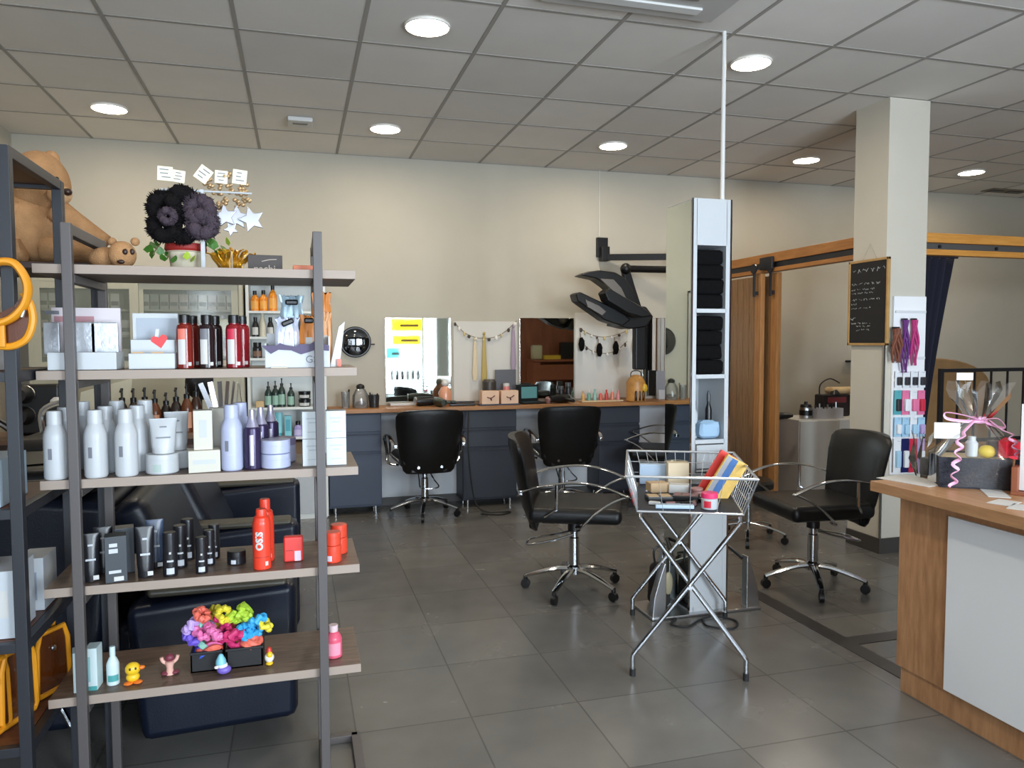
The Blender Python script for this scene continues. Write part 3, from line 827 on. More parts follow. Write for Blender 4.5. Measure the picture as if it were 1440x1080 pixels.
def bottle(lab, loc, h, r, body, cap, label=None, group=None, shoulder=.7, neck=.45, capr=None, caph=.16, name='bottle', cat='bottle', lz=(.12, .6), la=(-150, -40), facing=0.0, pump=False, n=20):
    t = thing(name, lab, cat, loc, facing, group)
    hb = h * (1 - caph); capr = capr or r * neck * 1.08
    MB().lathe([(r * .93, 0), (r, h * .015), (r, hb * shoulder), (r * .93, hb * (shoulder + .08)), (r * (neck + .2), hb * (shoulder + (1 - shoulder) * .72)), (r * neck, hb * .97), (r * neck, hb)], n=n).build('body', body, t)
    if pump:
        mb = MB().lathe([(capr, hb), (capr, hb + h * caph * .3), (capr * .35, hb + h * caph * .35), (capr * .35, h * .97)], n=14)
        mb.tube(bez([(0, 0, h * .96), (0, -r * .7, h * .97), (0, -r * 1.25, h * .93)], 4), r * .14, 8).cyl((0, 0, h * .95), (0, 0, h), r * .22, n=10)
        mb.build('pump', cap, t)
    else:
        MB().lathe([(capr, hb - h * .004), (capr, h * .99), (capr * .9, h), (0, h)], n=n).build('cap', cap, t)
    if label:
        MB().patch((0, 0, 0), r * 1.004, R(la[0]), R(la[1]), hb * lz[0], hb * lz[1]).build('label', label, t)
    return t


# jar of brushes, glass dome, comb cups
def cup(lab, x, h, r, m, sticks, cols, Y=6.22):
    t = thing('comb_cup', lab, 'cup', put(x, Y))
    MB().lathe([(r * .85, 0), (r, h), (r * .92, h), (r * .8, .008), (0, .008)], n=20).build('cup', m, t)
    for i in range(sticks):
        a = 2 * PI * i / sticks + .4; l = h * random.uniform(.7, 1.1)
        MB().box((0, 0, l / 2), (.014, .004, l), .0015, rot=T(r * .45 * math.cos(a), r * .45 * math.sin(a), .012, a, 0, R(14))).build('comb', cols[i % len(cols)], t)


GREYG = film('smoky_glass', (180, 180, 176), .3)
cup('clear cup of dark combs at the left end of the worktop', 486, wpx(22), .035, GREYG, 4, [BLACKP, SLATE])
cup('dark cup of black combs left of the left mirror', 526, wpx(17), .045, mat('dark_cup', (40, 38, 38), .3), 5, [BLACKP])
t = thing('glass_dome_jar', 'clear glass jar with a dark lid and brown contents, left of the left mirror', 'jar', put(507))
MB().lathe([(.06, 0), (.066, .02), (.064, .1), (.04, .15), (.025, .16)], n=24).build('glass_body', GREYG, t)
MB().lathe([(.03, .158), (.036, .165), (.03, .185), (.01, .195), (0, .195)], n=20).build('lid', BLACKP, t)
MB().ball((0, 0, .03), (.05, .05, .026), 14, jit=.06).build('contents', BROWN, t)
# ledge under left mirror
a, b = at(548, 566, Y=6.36), at(640, 572, Y=6.36)
tag(MB().box(((a.x + b.x) / 2, 6.36, WT + .011), (b.x - a.x, .1, .02), .003).build('tray', WHITEM), 'white shallow tray below the left mirror', 'tray')


def hairdryer(lab, loc, rz, m=BLACKP, s=1.0, grp=None):
    t = thing('hair_dryer', lab, 'hair dryer', loc, rz, grp)
    M = T(0, 0, .042 * s, 0, 0, PI / 2)
    MB().lathe([(.0, -.1 * s), (.03 * s, -.1 * s), (.04 * s, -.07 * s), (.04 * s, .03 * s), (.03 * s, .1 * s), (.027 * s, .12 * s), (.022 * s, .12 * s), (.02 * s, .1 * s), (0, .1 * s)], n=20, M=M).build('barrel', m, t)
    MB().lathe([(.034 * s, -.105 * s), (.038 * s, -.102 * s), (.036 * s, -.095 * s), (0, -.096 * s)], n=20, M=M).build('intake_grille', ALU, t)
    MB().tube(bez([(-.03 * s, .03 * s, .04 * s), (-.035 * s, .09 * s, .035 * s), (-.02 * s, .16 * s, .03 * s)], 4), .016 * s, 10).build('handle', m, t)
    return t


hairdryer('black hair dryer lying on the worktop below the left mirror', put(600, 6.22), R(10))
hairdryer('olive grey hair dryer in front of the black one below the left mirror', put(618, 6.12), R(-80), mat('olive_grey', (58, 60, 48), .35), .95)
t = thing('flat_iron', 'black flat iron with its cable at the edge of the worktop', 'flat iron', put(650, 6.13))
mb = MB().box((0, 0, .012), (.22, .025, .02), .006)
mb.build('lower_arm', BLACKP, t); MB().box((.005, 0, .033), (.2, .024, .016), .006).build('upper_arm', BLACKP, t)
MB().tube(bez([(.11, 0, .015), (.16, -.01, .008), (.2, .03, .005), (.16, .06, .005), (.22, .07, .005)], 5), .004, 6).build('cable', RUBBER, t)
t = thing('perfume_decanter', 'peach glass decanter with a white stopper in front of the left mirror', 'decanter', put(626, 6.27))
MB().lathe([(.045, 0), (.055, .02), (.056, .11), (.03, .15), (.02, .16)], n=24).build('body', mat('peach_glass', (214, 150, 118), .25), t)
MB().ball((0, 0, .185), (.03, .03, .028), 16).build('stopper', WHITEM, t)
# two printed boxes, dark pot and plaque
PCH = mat('peach_card', (228, 190, 160), .55); MAR = mat('maroon_print', (92, 30, 26), .6)
def deer_box(lab, xa, xb):
    x0, x1 = put(xa, 6.15)[0], put(xb, 6.15)[0]; w = x1 - x0
    t = thing('gift_box', lab, 'box', ((x0 + x1) / 2, 6.15, WT + .0125))
    MB().box((0, 0, .055), (w, .09, .11), .002).build('box', PCH, t)
    MB().tube(bez([(-w * .2, -.0455, .06), (-w * .05, -.0455, .05), (w * .1, -.0455, .055), (w * .25, -.0455, .07)], 4), .008, 6, flat=.5).tube([(w * .02, -.0455, .05), (w * .05, -.0455, .03)], .006, 6).build('printed_motif', MAR, t)
deer_box('peach box with a dark red swirl, left of the pair by the middle mirror', 676, 700)
deer_box('peach box with a dark red swirl, right of the pair by the middle mirror', 703, 727)
a, b = put(673, 6.15), put(729, 6.15)
tag(MB().box(((a[0] + b[0]) / 2, 6.15, WT + .0065), (b[0] - a[0], .13, .011), .003).build('box_tray', SLATE), 'slim grey tray under the two peach boxes', 'tray')
t = thing('dark_pot', 'dark rounded pot behind the left peach box', 'pot', put(688, 6.3))
MB().lathe([(.05, 0), (.06, .05), (.06, .19), (.045, .21), (0, .21)], n=20).build('body', mat('dark_pot_glaze', (62, 58, 54), .4), t)
a = put(711, 6.36)
tag(MB().box((0, 0, .145), (.19, .012, .29), .002).build('grey_plaque', mat('plaque_grey', (88, 88, 94), .5), None, a), 'grey plaque standing against the wall behind the peach boxes', 'plaque')
t = thing('pink_jar', 'small pink jar behind the right peach box', 'jar', put(712, 6.27))
MB().lathe([(.028, 0), (.03, .14), (.026, .15)], n=18).build('body', mat('pink_jar_glaze', (216, 130, 128), .4), t)
MB().lathe([(.028, .15), (.028, .175), (0, .178)], n=18).build('lid', WHITEM, t)
# teal bag and dark gear before the middle mirror
t = thing('laptop', 'dark laptop with a teal screen in front of the middle mirror', 'laptop', put(747, 6.2), R(8))
MB().box((0, 0, .009), (.22, .15, .016), .003).build('base', BLACKP, t)
s = MB().box((0, .09, .085), (.22, .008, .15), .003, rot=None).build('screen_lid', BLACKP, t)
MB().box((0.02, .0845, .09), (.15, .003, .1)).build('screen', mat('teal_screen', (96, 150, 152), .3), t)
for i, (x, h, lab) in enumerate(((789, .14, 'black spray can left of the pair right of the middle mirror'), (799, .17, 'black spray can right of the pair beside the middle mirror'))):
    bottle(lab, put(x, 6.3), h, .028, BLACKP, mat('grey_cap', (70, 70, 72), .4), shoulder=.86, neck=.8, caph=.2)
hairdryer('black hair dryer lying on the worktop below the middle mirror', put(788, 6.15), R(200), s=.95)
a = put(772, 6.15)
tag(MB().lathe([(0, 0), (.026, 0), (.034, .02), (.034, .045), (.02, .06), (0, .062)], n=20).build('dryer_nozzle', mat('rose_grey', (150, 116, 112), .35, .4), None, a), 'rose grey round nozzle lying left of the dryer below the middle mirror', 'nozzle')
# little bottles on a pale tray under the splash panel
a, b = put(816, 6.22), put(874, 6.22)
tag(MB().box(((a[0] + b[0]) / 2, 6.22, WT + .0065), (b[0] - a[0], .09, .012), .003).build('tray', mat('pale_wood', (214, 190, 150), .5)), 'pale wooden tray of small coloured bottles under the black puffs', 'tray')
SC_ = [('amber', (206, 160, 96)), ('sea green', (110, 160, 140)), ('pale teal', (140, 186, 176)), ('coral', (216, 96, 76)), ('red', (196, 62, 52)), ('salmon', (222, 130, 104)), ('pink', (220, 140, 140))]
for i, (nm, c) in enumerate(SC_):
    p = put(820 + i * 8.2, 6.22)
    bottle('tiny %s bottle on the pale tray under the black puffs' % nm, (p[0], p[1], WT + .013), .085 + .008 * (i % 3), .017, mat('bottle_' + nm.replace(' ', '_'), c, .3), WHITEM if i % 2 else mat('bottle_' + nm.replace(' ', '_'), c, .3), None, 'small coloured bottles', caph=.25)
# amber lantern bag
t = thing('amber_lantern', 'amber lantern with dark bottles inside, below the hood dryer post', 'lantern', put(894, 6.14))
AMB = mat('amber_glaze', (196, 140, 72), .4, var=.15, scale=30)
MB().lathe([(.075, 0), (.085, .01), (.086, .17), (.06, .215), (.03, .235), (0, .24)], n=28).build('body', AMB, t)
MB().tube(bez([(-.05, 0, .21), (-.045, 0, .26), (0, 0, .275), (.045, 0, .26), (.05, 0, .21)], 5), .005, 6).build('handle', BROWN, t)
for dx in (-.035, 0, .035): MB().lathe([(.012, .012), (.012, .08), (.006, .1)], (dx, -.08, 0), n=10).build('bottle_front', BOTG, t)
MB().ball((.05, -.055, .12), (.035, .035, .045), 14).build('yellow_lobe', mat('yellow_glaze', (220, 176, 50), .4), t)
t = thing('card_holder', 'grey acrylic card holder leaning at the right end mirror', 'holder', put(931, 6.3))
MB().box((0, .03, .13), (.09, .01, .26), .002, rot=None).build('back_plate', mat('acrylic_grey', (146, 146, 152), .25), t)
MB().box((0, -.01, .045), (.1, .05, .09), .004).build('pocket', mat('acrylic_pale', (186, 188, 190), .25), t)
# wall puffs and garlands
STRG = mat('garland_string', (120, 108, 88), .8); BEAD = mat('garland_bead', (70, 58, 46), .6); BEADY = mat('garland_bead_pale', (206, 186, 132), .6); BEADW = mat('garland_bead_white', (226, 222, 212), .6)
def garland(lab, pts, n, mats_):
    P = bez([at(x, y, Y=BW - .025) for x, y in pts], 10)
    t = thing('garland', lab, 'garland', (0, 0, 0))
    MB().tube(P, .0028, 6).build('string', STRG, t)
    for i in range(n):
        k = P[int((i + .5) / n * (len(P) - 1))]
        MB().ball(k - Vector((0, .004, .012)), (random.uniform(.008, .015), .009, random.uniform(.012, .022)), 10).build('bead', mats_[i % len(mats_)], t)
    return t
garland('beaded garland hung between the left and middle mirrors', [(639, 453), (655, 469), (680, 476), (705, 470), (727, 451)], 11, [BEAD, BEADW, BEADY])
garland('beaded garland strung over the black puffs under the hood dryer', [(815, 461), (830, 470), (850, 474), (875, 468), (890, 458)], 9, [BEAD, BEADY, BEADW])
garland('second lower garland of pale beads behind the black puffs', [(816, 478), (830, 492), (850, 497), (868, 492), (882, 480)], 8, [BEADW, BEAD])
FUZZ = mat('black_fuzz', (18, 17, 18), .95, bump=.5, bscale=120, spec=.1)
for x, y, lab in ((818, 484, 'leftmost'), (843, 492, 'middle'), (866, 489, 'rightmost')):
    p = at(x, y, Y=BW - .06)
    t = thing('hanging_puff', 'black fuzzy puff hanging under the hood dryer, %s of the three' % lab, 'puff', p, 0, 'black puffs on the white panel')
    MB().ball((0, 0, 0), (.028, .026, .06), 18, jit=.12).build('puff', FUZZ, t)
    MB().cyl((0, .02, .05), (0, .03, .1), .003).build('loop', STRG, t)
p = at(894, 487, Y=BW - .06)
tag(MB().ball((0, 0, 0), (.028, .02, .075), 16, jit=.05).build('hanging_pouch', mat('dark_red_cloth', (90, 24, 30), .8), None, p), 'dark red pouch hanging beside the hood dryer post', 'pouch')
for x, y0, y1, m, lab in ((681, 462, 540, mat('yellow_tassel', (186, 164, 98), .8), 'long yellow tassel hanging from the garland on the white panel'), (668, 470, 535, mat('cream_tassel', (216, 200, 168), .8), 'cream tassel hanging left of the yellow one on the white panel'), (722, 452, 520, mat('lilac_ribbon', (160, 142, 160), .6), 'lilac ribbon hanging at the left edge of the middle mirror')):
    a, b = at(x, y0 + 8, Y=BW - .03), at(x, y1, Y=BW - .03)
    t = thing('tassel', lab, 'tassel', a)
    L = a.z - b.z
    MB().lathe([(.004, 0), (.012, -.03), (.018, -L * .4), (.026, -L * .85), (.018, -L), (0, -L)], n=14, sy=.45).build('tassel_threads', m, t)
    MB().ball((0, 0, .006), (.012, .012, .016), 10).build('knot', m, t)
# cable hanging at the charcoal drawers
a = at(658, 600, Y=6.08)
tag(MB().tube(bez([(a.x, 6.05, .82), (a.x - .02, 5.98, .5), (a.x + .02, 5.95, .12), (a.x + .1, 5.9, .012), (a.x + .3, 5.86, .008), (a.x + .2, 5.78, .008), (a.x + .05, 5.84, .008)], 8), .006, 8).build('power_cable', RUBBER), 'black cable hanging by the charcoal drawers to the floor', 'cable')

a, b = at(843, 236, Y=BW - .006), at(843, 332, Y=BW - .006)
tag(MB().cyl((a.x, BW - .006, b.z), (a.x, BW - .006, CEIL), .0045, n=8).build('wall_cable', WHITEM), 'thin pale cable running up the wall from the hood dryer plate', 'cable')
# ================================================================ RECEPTION COUNTER
t = thing('reception_counter', 'oak reception counter with a white front panel at the right edge', 'counter', (2.28, 2.41, 0))
# local: x to the right (depth), y negative toward the camera
L = 1.75
MB().box((.33, -L / 2, .45), (.66, L, .70), .002).build('body', OAK, t)
MB().box((.335, -L / 2 + .006, .05), (.65, L - .04, .1), .002).build('plinth', OAK, t)
MB().box((.29, -L / 2 + .01, .82), (.8, L + .06, .04), .002).build('top', OAKH, t)
PANW = mat('panel_white_gloss', (238, 241, 244), .22, coat=.3)
MB().box((-.009, -.245 - .74, .433), (.018, 1.48, .645), .002).build('front_panel', PANW, t)
CT = .8405
PAPER = mat('paper_white', (206, 205, 202), .7)
def paper(lab, px, rz, w=.21, h=.297):
    p = at(px[0], px[1], Z=CT)
    return tag(MB().box((0, 0, .0008), (w, h, .0016)).build('paper_sheet', PAPER, None, (p.x, p.y, CT), R(rz), smooth=0), lab, 'paper')
paper('white sheet of paper at the far corner of the counter', (1286, 676), 12, .16, .22)
paper('white sheet sticking out under the gift basket', (1398, 693), -38, .07, .18)
paper('white card at the front of the counter beside the wooden stand', (1412, 707), 20, .1, .07)
paper('second white card at the right edge of the counter', (1438, 714), 28, .1, .07)
# gift basket in cellophane
p = at(1374, 688, Z=CT)
GB = (p.x + .075, p.y + .07, CT)
NAVY = mat('navy_basket', (17, 19, 34), .7, var=.2, scale=60, bump=.4, bscale=90)
t = thing('gift_basket', 'navy gift basket wrapped in clear cellophane with a pink ribbon', 'gift basket', GB, R(-35))
bw, bd, bh = .3, .2, .115
mb = MB()
mb.loft([[(sx * bw / 2 * k, sy * bd / 2 * k, z) for sx, sy in ((-1, -1), (1, -1), (1, 1), (-1, 1))] for k, z in ((.96, 0), (1, bh), (.96, bh), (.92, .012))], cap=True)
mb.build('basket_body', NAVY, t, smooth=0)
CREAM = mat('cream_filler', (196, 178, 140), .8, var=.2, scale=80)
MB().box((0, 0, bh - .02), (bw * .92, bd * .9, .03), .01).build('straw_filler', CREAM, t)
MB().lathe([(.02, bh), (.022, bh + .05), (.014, bh + .06), (.014, bh + .075), (0, bh + .076)], (-.03, -.04, 0), n=16).build('white_jar', WHITE, t)
MB().ball((.02, -.045, bh + .02), (.03, .022, .024), 16, jit=.03).build('yellow_soap', mat('yellow_soap', (214, 186, 48), .5), t)
MB().box((.06, .02, bh + .025), (.05, .04, .06), .006).build('brown_box', BROWN, t)
neck = bh + .135
def cello_ring(r1, r2, z, ph, n=28, amp=.0):
    return [(r1 * math.cos(2 * PI * i / n) * (1 + amp * math.sin(5 * 2 * PI * i / n + ph)), r2 * math.sin(2 * PI * i / n) * (1 + amp * math.sin(5 * 2 * PI * i / n + ph)), z + amp * .06 * math.cos(7 * 2 * PI * i / n + ph)) for i in range(n)]
MB().loft([cello_ring(.16, .115, .006, 0, amp=.05), cello_ring(.165, .12, bh, 1, amp=.06), cello_ring(.1, .08, bh + .07, 2, amp=.12), cello_ring(.026, .022, neck, 2.5, amp=.2),
           cello_ring(.05, .04, neck + .035, 3, amp=.28), cello_ring(.08, .055, neck + .09, 3.4, amp=.34), cello_ring(.088, .065, neck + .13, 3.8, amp=.38)], cap=False).build('cellophane_wrap', CELLO, t, smooth=25)
PINKR = mat('pink_ribbon', (232, 172, 206), .35)
rb = MB()
rb.lathe([(.027, neck - .012), (.03, neck), (.027, neck + .012)], n=20)
rb.tube(bez([(0, -.028, neck), (-.06, -.05, neck + .02), (-.12, -.045, neck + .028), (-.115, -.04, neck + .005), (-.05, -.035, neck - .004), (0, -.028, neck)], 6), .007, 8, flat=.35)
rb.tube(bez([(0, -.028, neck), (.05, -.045, neck + .01), (.075, -.05, neck - .02), (.05, -.04, neck - .02), (0, -.028, neck)], 6), .007, 8, flat=.35)
rb.build('ribbon_bow', PINKR, t)
cur = [Vector((-.02, -.03, neck)), Vector((-.07, -.09, neck - .04))]
pts = [cur[0], cur[1]]
for i in range(40):
    k = i / 39; a = k * 2 * PI * 4.5
    pts.append(Vector((-.085 - .025 * k + .011 * math.cos(a), -.128 + .006 * math.sin(a) - .01 * k, neck - .05 - k * (neck - .06))))
MB().tube(pts, .0065, 8, flat=.4).build('curled_ribbon', PINKR, t)
pts = [Vector((.03, -.03, neck)), Vector((.06, -.08, neck - .03))]
for i in range(26):
    k = i / 25; a = k * 2 * PI * 3
    pts.append(Vector((.075 + .03 * k + .01 * math.cos(a), -.12 + .006 * math.sin(a), neck - .04 - k * .09)))
MB().tube(pts, .005, 8, flat=.4).build('curled_ribbon', PINKR, t)
MB().box((0, 0, 0), (.088, .002, .06), .0005).build('gift_card', PAPER, t, (-.125, -.1, neck - .035), R(6))
MB().box((0, 0, 0), (.058, .002, .028), .0005).build('tag_card', PAPER, t, (-.055, -.02, neck + .165), R(10))
MB().tube(bez([(-.055, -.02, neck + .15), (-.03, -.02, neck + .08), (0, -.02, neck)], 4), .0015, 6).build('tag_string', STRG, t)
# red fabric bow and second cellophane parcel
p = at(1418, 640, Y=GB[1] - .05)
t = thing('red_gift_bow', 'bright red fabric bow beside the gift basket at the right edge', 'bow', (at(1422, 690, Z=CT).x + .06, at(1422, 690, Z=CT).y + .02, CT + .001))
REDF = mat('red_fabric', (226, 44, 66), .5)
MB().box((0, 0, .06), (.1, .06, .12), .01).build('box', mat('brown_gift_box', (84, 58, 42), .6), t)
for s in (-1, 1):
    MB().loft([[(s * .004, y, .155 + z) for y, z in ((-.012, -.01), (.012, -.01), (.012, .01), (-.012, .01))], [(s * .05, y, .155 + z) for y, z in ((-.02, -.036), (.02, -.036), (.02, .036), (-.02, .036))], [(s * .085, y, .15 + z) for y, z in ((-.016, -.03), (.016, -.03), (.016, .03), (-.016, .03))]]).build('bow_loop', REDF, t)
MB().ball((0, 0, .155), (.016, .016, .018), 12).build('knot', REDF, t)
MB().cyl((0, 0, .118), (0, 0, .15), .006).build('tie', REDF, t)
p = at(1318, 676, Z=CT)
t = thing('cellophane_bag', 'crumpled clear cellophane bag behind the navy gift basket', 'bag', (p.x + .05, p.y + .09, CT))
MB().loft([cello_ring(.05, .05, 0, 0, 20, .1), cello_ring(.07, .06, .06, 1, 20, .2), cello_ring(.05, .05, .12, 2, 20, .25), cello_ring(.06, .05, .17, 3, 20, .3)], cap=False).build('film', CELLO, t, smooth=25)
MB().box((0, 0, .04), (.06, .05, .075), .01).build('grey_content', mat('grey_content', (110, 110, 112), .4), t)
# wooden menu stand with white sheet
p = at(1440, 697, Z=CT)
t = thing('menu_stand', 'brown wooden stand holding a white sheet at the right edge of the counter', 'menu stand', (p.x + .035, p.y - .01, CT), R(-60))
MB().box((0, 0, .006), (.13, .08, .012), .002).build('base', mat('reddish_wood', (136, 78, 52), .5), t)
MB().box((-.055, 0, .055), (.02, .07, .09), .002).build('upright', mat('reddish_wood', (136, 78, 52), .5), t)
MB().box((.01, -.005, .17), (.11, .003, .31), .0005).build('sheet', PAPER, t)

# ================================================================ PILLAR: CHALKBOARD AND ACCESSORY PANEL
t = thing('chalkboard', 'black chalkboard in a pale wood frame hung on the pillar', 'chalkboard', (PX0 - .013, 4.155, 1.645), R(-90))
bwid, bhei = .36, .565
BOARD = mat('chalkboard_black', (22, 20, 20), .75)
MB().box((0, 0, 0), (bwid - .02, .012, bhei - .02)).build('board', BOARD, t)
FR = mat('pale_frame_wood', (186, 148, 92), .5, rgb2=(160, 122, 70), scale=6)
fr = MB()
for s in (-1, 1):
    fr.box((s * (bwid / 2 - .008), -.001, 0), (.016, .02, bhei), .002); fr.box((0, -.001, s * (bhei / 2 - .008)), (bwid, .02, .016), .002)
fr.build('frame', FR, t)
CHALK = mat('chalk', (190, 186, 178), .9)
# illegible handwriting: the photo only shows strokes
ch = MB(); rnd = random.Random(3)
rows = [(.215, -.14, .15, .02), (.125, -.15, .13, .011), (.09, -.15, .06, .009), (.066, -.15, .05, .009), (.022, -.15, .11, .009), (-.006, -.15, -.09, .008), (-.034, -.15, .03, .009), (-.105, -.155, -.105, .015), (-.135, -.15, .03, .008), (-.155, -.1, .03, .008), (-.18, -.1, .02, .01)]
for z, x0, x1, h in rows:
    x = x0
    while x < x1:
        wl = rnd.uniform(.025, .06); pts = []; xx = x
        while xx < min(x + wl, x1):
            pts.append((xx, -.0066, z + rnd.uniform(-h, h) * .8)); xx += h * .45
        if len(pts) > 2: ch.tube(pts, .0011 if h < .015 else .0018, 4, flat=.4)
        x += wl + .014
ch.build('chalk_writing', CHALK, t)
MB().tube([(-.07, .004, .27), (0, .006, .385), (.07, .004, .27)], .0012, 5).build('hanging_string', mat('grey_string', (150, 146, 136), .8), t)

t = thing('hook_board', 'white hook panel of hair accessories on the front of the pillar', 'display panel', (3.828, PY0 - .001, 0))
PEG = mat('peg_white', (238, 238, 240), .4)
MB().box((0, -.008, 1.1), (.255, .014, 1.16), .002).build('board', PEG, t)
for zz in (1.58, 1.28, 1.14): MB().box((0, -.02, zz), (.24, .012, .016), .002).build('hook_rail', mat('rail_white', (214, 216, 220), .3), t)


def hair_strand(lab, x, y0, y1, m, w=.018, wav=.01):
    a, b = at(x, y0, Y=PY0 - .05), at(x, y1, Y=PY0 - .05); L = a.z - b.z
    t = thing('hair_extension', lab, 'hair extension', a)
    for k in range(5):
        o = (k - 2) * w * .34
        pts = [(o * (1 + .6 * s / 8) + wav * math.sin(s * .9 + k), .004 * math.sin(k * 2 + s), -L * s / 8 * (1 - .05 * (k % 2))) for s in range(9)]
        MB().tube(pts, [w * .46 * (1 - .07 * s) for s in range(9)], 8).build('strand', m, t)
    MB().box((0, .012, .004), (w * 1.3, .03, .014), .003).build('clip', BLACKP, t)


hair_strand('auburn hair extension hanging on the left of the pillar panel', 1262, 462, 510, mat('auburn_hair', (112, 58, 36), .5, bump=.3, bscale=150, stretch=(6, 6, .3)), .03)
hair_strand('deep purple hair extension hanging on the pillar panel', 1274, 450, 524, mat('purple_hair', (92, 22, 110), .45, bump=.3, bscale=150, stretch=(6, 6, .3)), .022, .012)
hair_strand('magenta hair extension hanging on the right of the pillar panel', 1287, 450, 514, mat('magenta_hair', (176, 34, 110), .45, bump=.3, bscale=150, stretch=(6, 6, .3)), .022)


def blister(lab, x0, y0, x1, y1, cols, Y=PY0 - .03):
    a, b = at(x0, y0, Y=Y), at(x1, y1, Y=Y)
    w, h = b.x - a.x, a.z - b.z
    t = thing('accessory_card', lab, 'accessory pack', ((a.x + b.x) / 2, Y, b.z), 0, 'accessory cards on the pillar panel')
    MB().box((0, 0, h / 2), (w, .003, h), .0008).build('backing_card', cols[0], t)
    MB().box((0, -.012, h * .4), (w * .6, .022, h * .5), .006).build('accessory', cols[1], t)
    MB().cyl((0, .028, h * .93), (0, -.02, h * .93), .0018, n=6).build('hook', CHROME, t)


def cm(n, c): return mat('card_' + n, c, .4)
WH = cm('white', (232, 234, 238)); blk = cm('charcoal', (50, 48, 54)); pk = cm('pink', (226, 120, 160)); tl = cm('teal', (90, 168, 176)); sky = cm('sky', (168, 206, 230)); rd = cm('red', (200, 48, 72)); nv = cm('navy', (24, 30, 84)); lil = cm('lilac', (184, 160, 208))
for i in range(4):
    blister('white card with a dark clip on the pillar panel, %s in its row' % ('leftmost', 'second', 'third', 'rightmost')[i], 1259 + i * 11, 522, 1268 + i * 11, 545, (WH, blk))
row = [((tl, blk), 'teal card at the left below the row of clips'), ((pk, WH), 'pink card with a white pack below the row of clips'), ((WH, pk), 'white card with a pink pack below the row of clips'), ((pk, rd), 'pink and red card at the right below the row of clips')]
for i, (c, lab) in enumerate(row): blister(lab, 1258 + i * 11, 549, 1267 + i * 11, 583, c)
row = [((sky, WH), 'sky blue card at the left of the pale row on the pillar panel'), ((sky, sky), 'plain sky blue card second in the pale row on the pillar panel'), ((WH, sky), 'white card with a blue pack third in the pale row on the pillar panel'), ((sky, lil), 'sky blue card with a lilac pack at the right of the pale row')]
for i, (c, lab) in enumerate(row): blister(lab, 1258 + i * 11, 587, 1267 + i * 11, 614, c, PY0 - .034)
row = [((WH, sky), 'white card at the bottom left of the pillar panel'), ((nv, WH), 'navy card with a white pack at the bottom of the pillar panel'), ((rd, rd), 'red card at the bottom of the pillar panel'), ((lil, WH), 'lilac card at the bottom right of the pillar panel')]
for i, (c, lab) in enumerate(row): blister(lab, 1257 + i * 11, 617, 1266 + i * 11, 664, c, PY0 - .036)

# ================================================================ ROOM BEYOND THE TRACK
t = thing('white_cabinet', 'white cabinet seen through the sliding door opening', 'cabinet', (4.56, 5.75, 0))
MB().box((0, 0, .355), (.8, .4, .71), .004).build('carcass', mat('cabinet_grey_white', (206, 204, 198), .45), t)
MB().box((-.2, -.208, .37), (.39, .016, .66), .003).build('door', mat('cabinet_grey_white', (206, 204, 198), .45), t); MB().box((.2, -.208, .37), (.39, .016, .66), .003).build('door', mat('cabinet_grey_white', (206, 204, 198), .45), t)
CZ = .711
def cab(x, Y=5.68): return (at(x, 585, Y=Y).x, Y, CZ)
t = thing('storage_jar', 'grey jar with a dark band at the left of the white cabinet top', 'jar', cab(1133, 5.65))
MB().lathe([(.05, 0), (.055, .01), (.055, .09), (.05, .1)], n=20).build('body', ALU, t); MB().lathe([(.0556, .03), (.0556, .075)], n=20).build('band', BLACKP, t); MB().lathe([(.05, .1), (.045, .125), (.015, .13), (.015, .15), (0, .152)], n=18).build('lid', mat('dark_cup', (40, 38, 38), .3), t)
a, b = cab(1144, 5.62), cab(1180, 5.62)
t = thing('open_box', 'pale grey open box of brushes on the white cabinet', 'box', ((a[0] + b[0]) / 2, 5.63, CZ))
w = b[0] - a[0]
mb = MB()
for s in (-1, 1): mb.box((s * w / 2, 0, .045), (.006, .12, .09)); mb.box((0, s * .06, .045), (w, .006, .09))
mb.box((0, 0, .003), (w, .12, .006)); mb.build('box', mat('pale_grey_box', (190, 188, 190), .5), t)
for i in range(6): MB().cyl((-w * .4 + i * w * .16, 0, .01), (-w * .38 + i * w * .16, .01, .12 + .01 * (i % 3)), .007, n=8).build('brush', (BLACKP, ALU)[i % 2], t)
t = thing('nail_lamp', 'dark lamp unit with a curved wire arm on the white cabinet', 'lamp', cab(1170, 5.78))
MB().box((0, 0, .1), (.3, .12, .2), .015).build('housing', mat('dark_unit', (38, 34, 36), .5), t)
MB().box((0, -.062, .15), (.2, .004, .05), .002).build('red_panel', mat('dull_red', (120, 50, 56), .5), t)
MB().tube(bez([(-.14, 0, .2), (-.13, 0, .29), (-.03, 0, .34), (.06, -.02, .3)], 6), .006, 8).build('wire_arm', BLACKM, t)
MB().lathe([(.0, 0), (.05, 0), (.03, .03), (.012, .05), (0, .05)], (.0, -.03, .2), n=18).build('lamp_head', BLACKP, t)
a = cab(1182, 5.8)
mb = MB().box((0, 0, .03), (.32, .14, .06), .028, 4)
tag(mb.build('rolled_towel', mat('tan_towel', (214, 186, 140), .9, bump=.4, bscale=200), None, (a[0] + .02, 5.80, CZ + .2005)), 'tan rolled towel lying on the dark lamp unit', 'towel') 
a = at(1198, 508, Y=6.38)
tag(MB().box((0, 0, 0), (.09, .06, .02), .006).build('wall_hook', BLACKM, None, (a.x, BW - .032, a.z)), 'small black hook on the beige wall beyond the pillar', 'hook')
a = at(1100, 672, Y=6.3)
tag(MB().box((0, 0, .11), (.34, .2, .22), .01).build('dark_case', mat('dark_case', (44, 38, 34), .6), None, (a.x - .02, 6.28, 0)), 'dark low case on the floor left of the white cabinet', 'case')
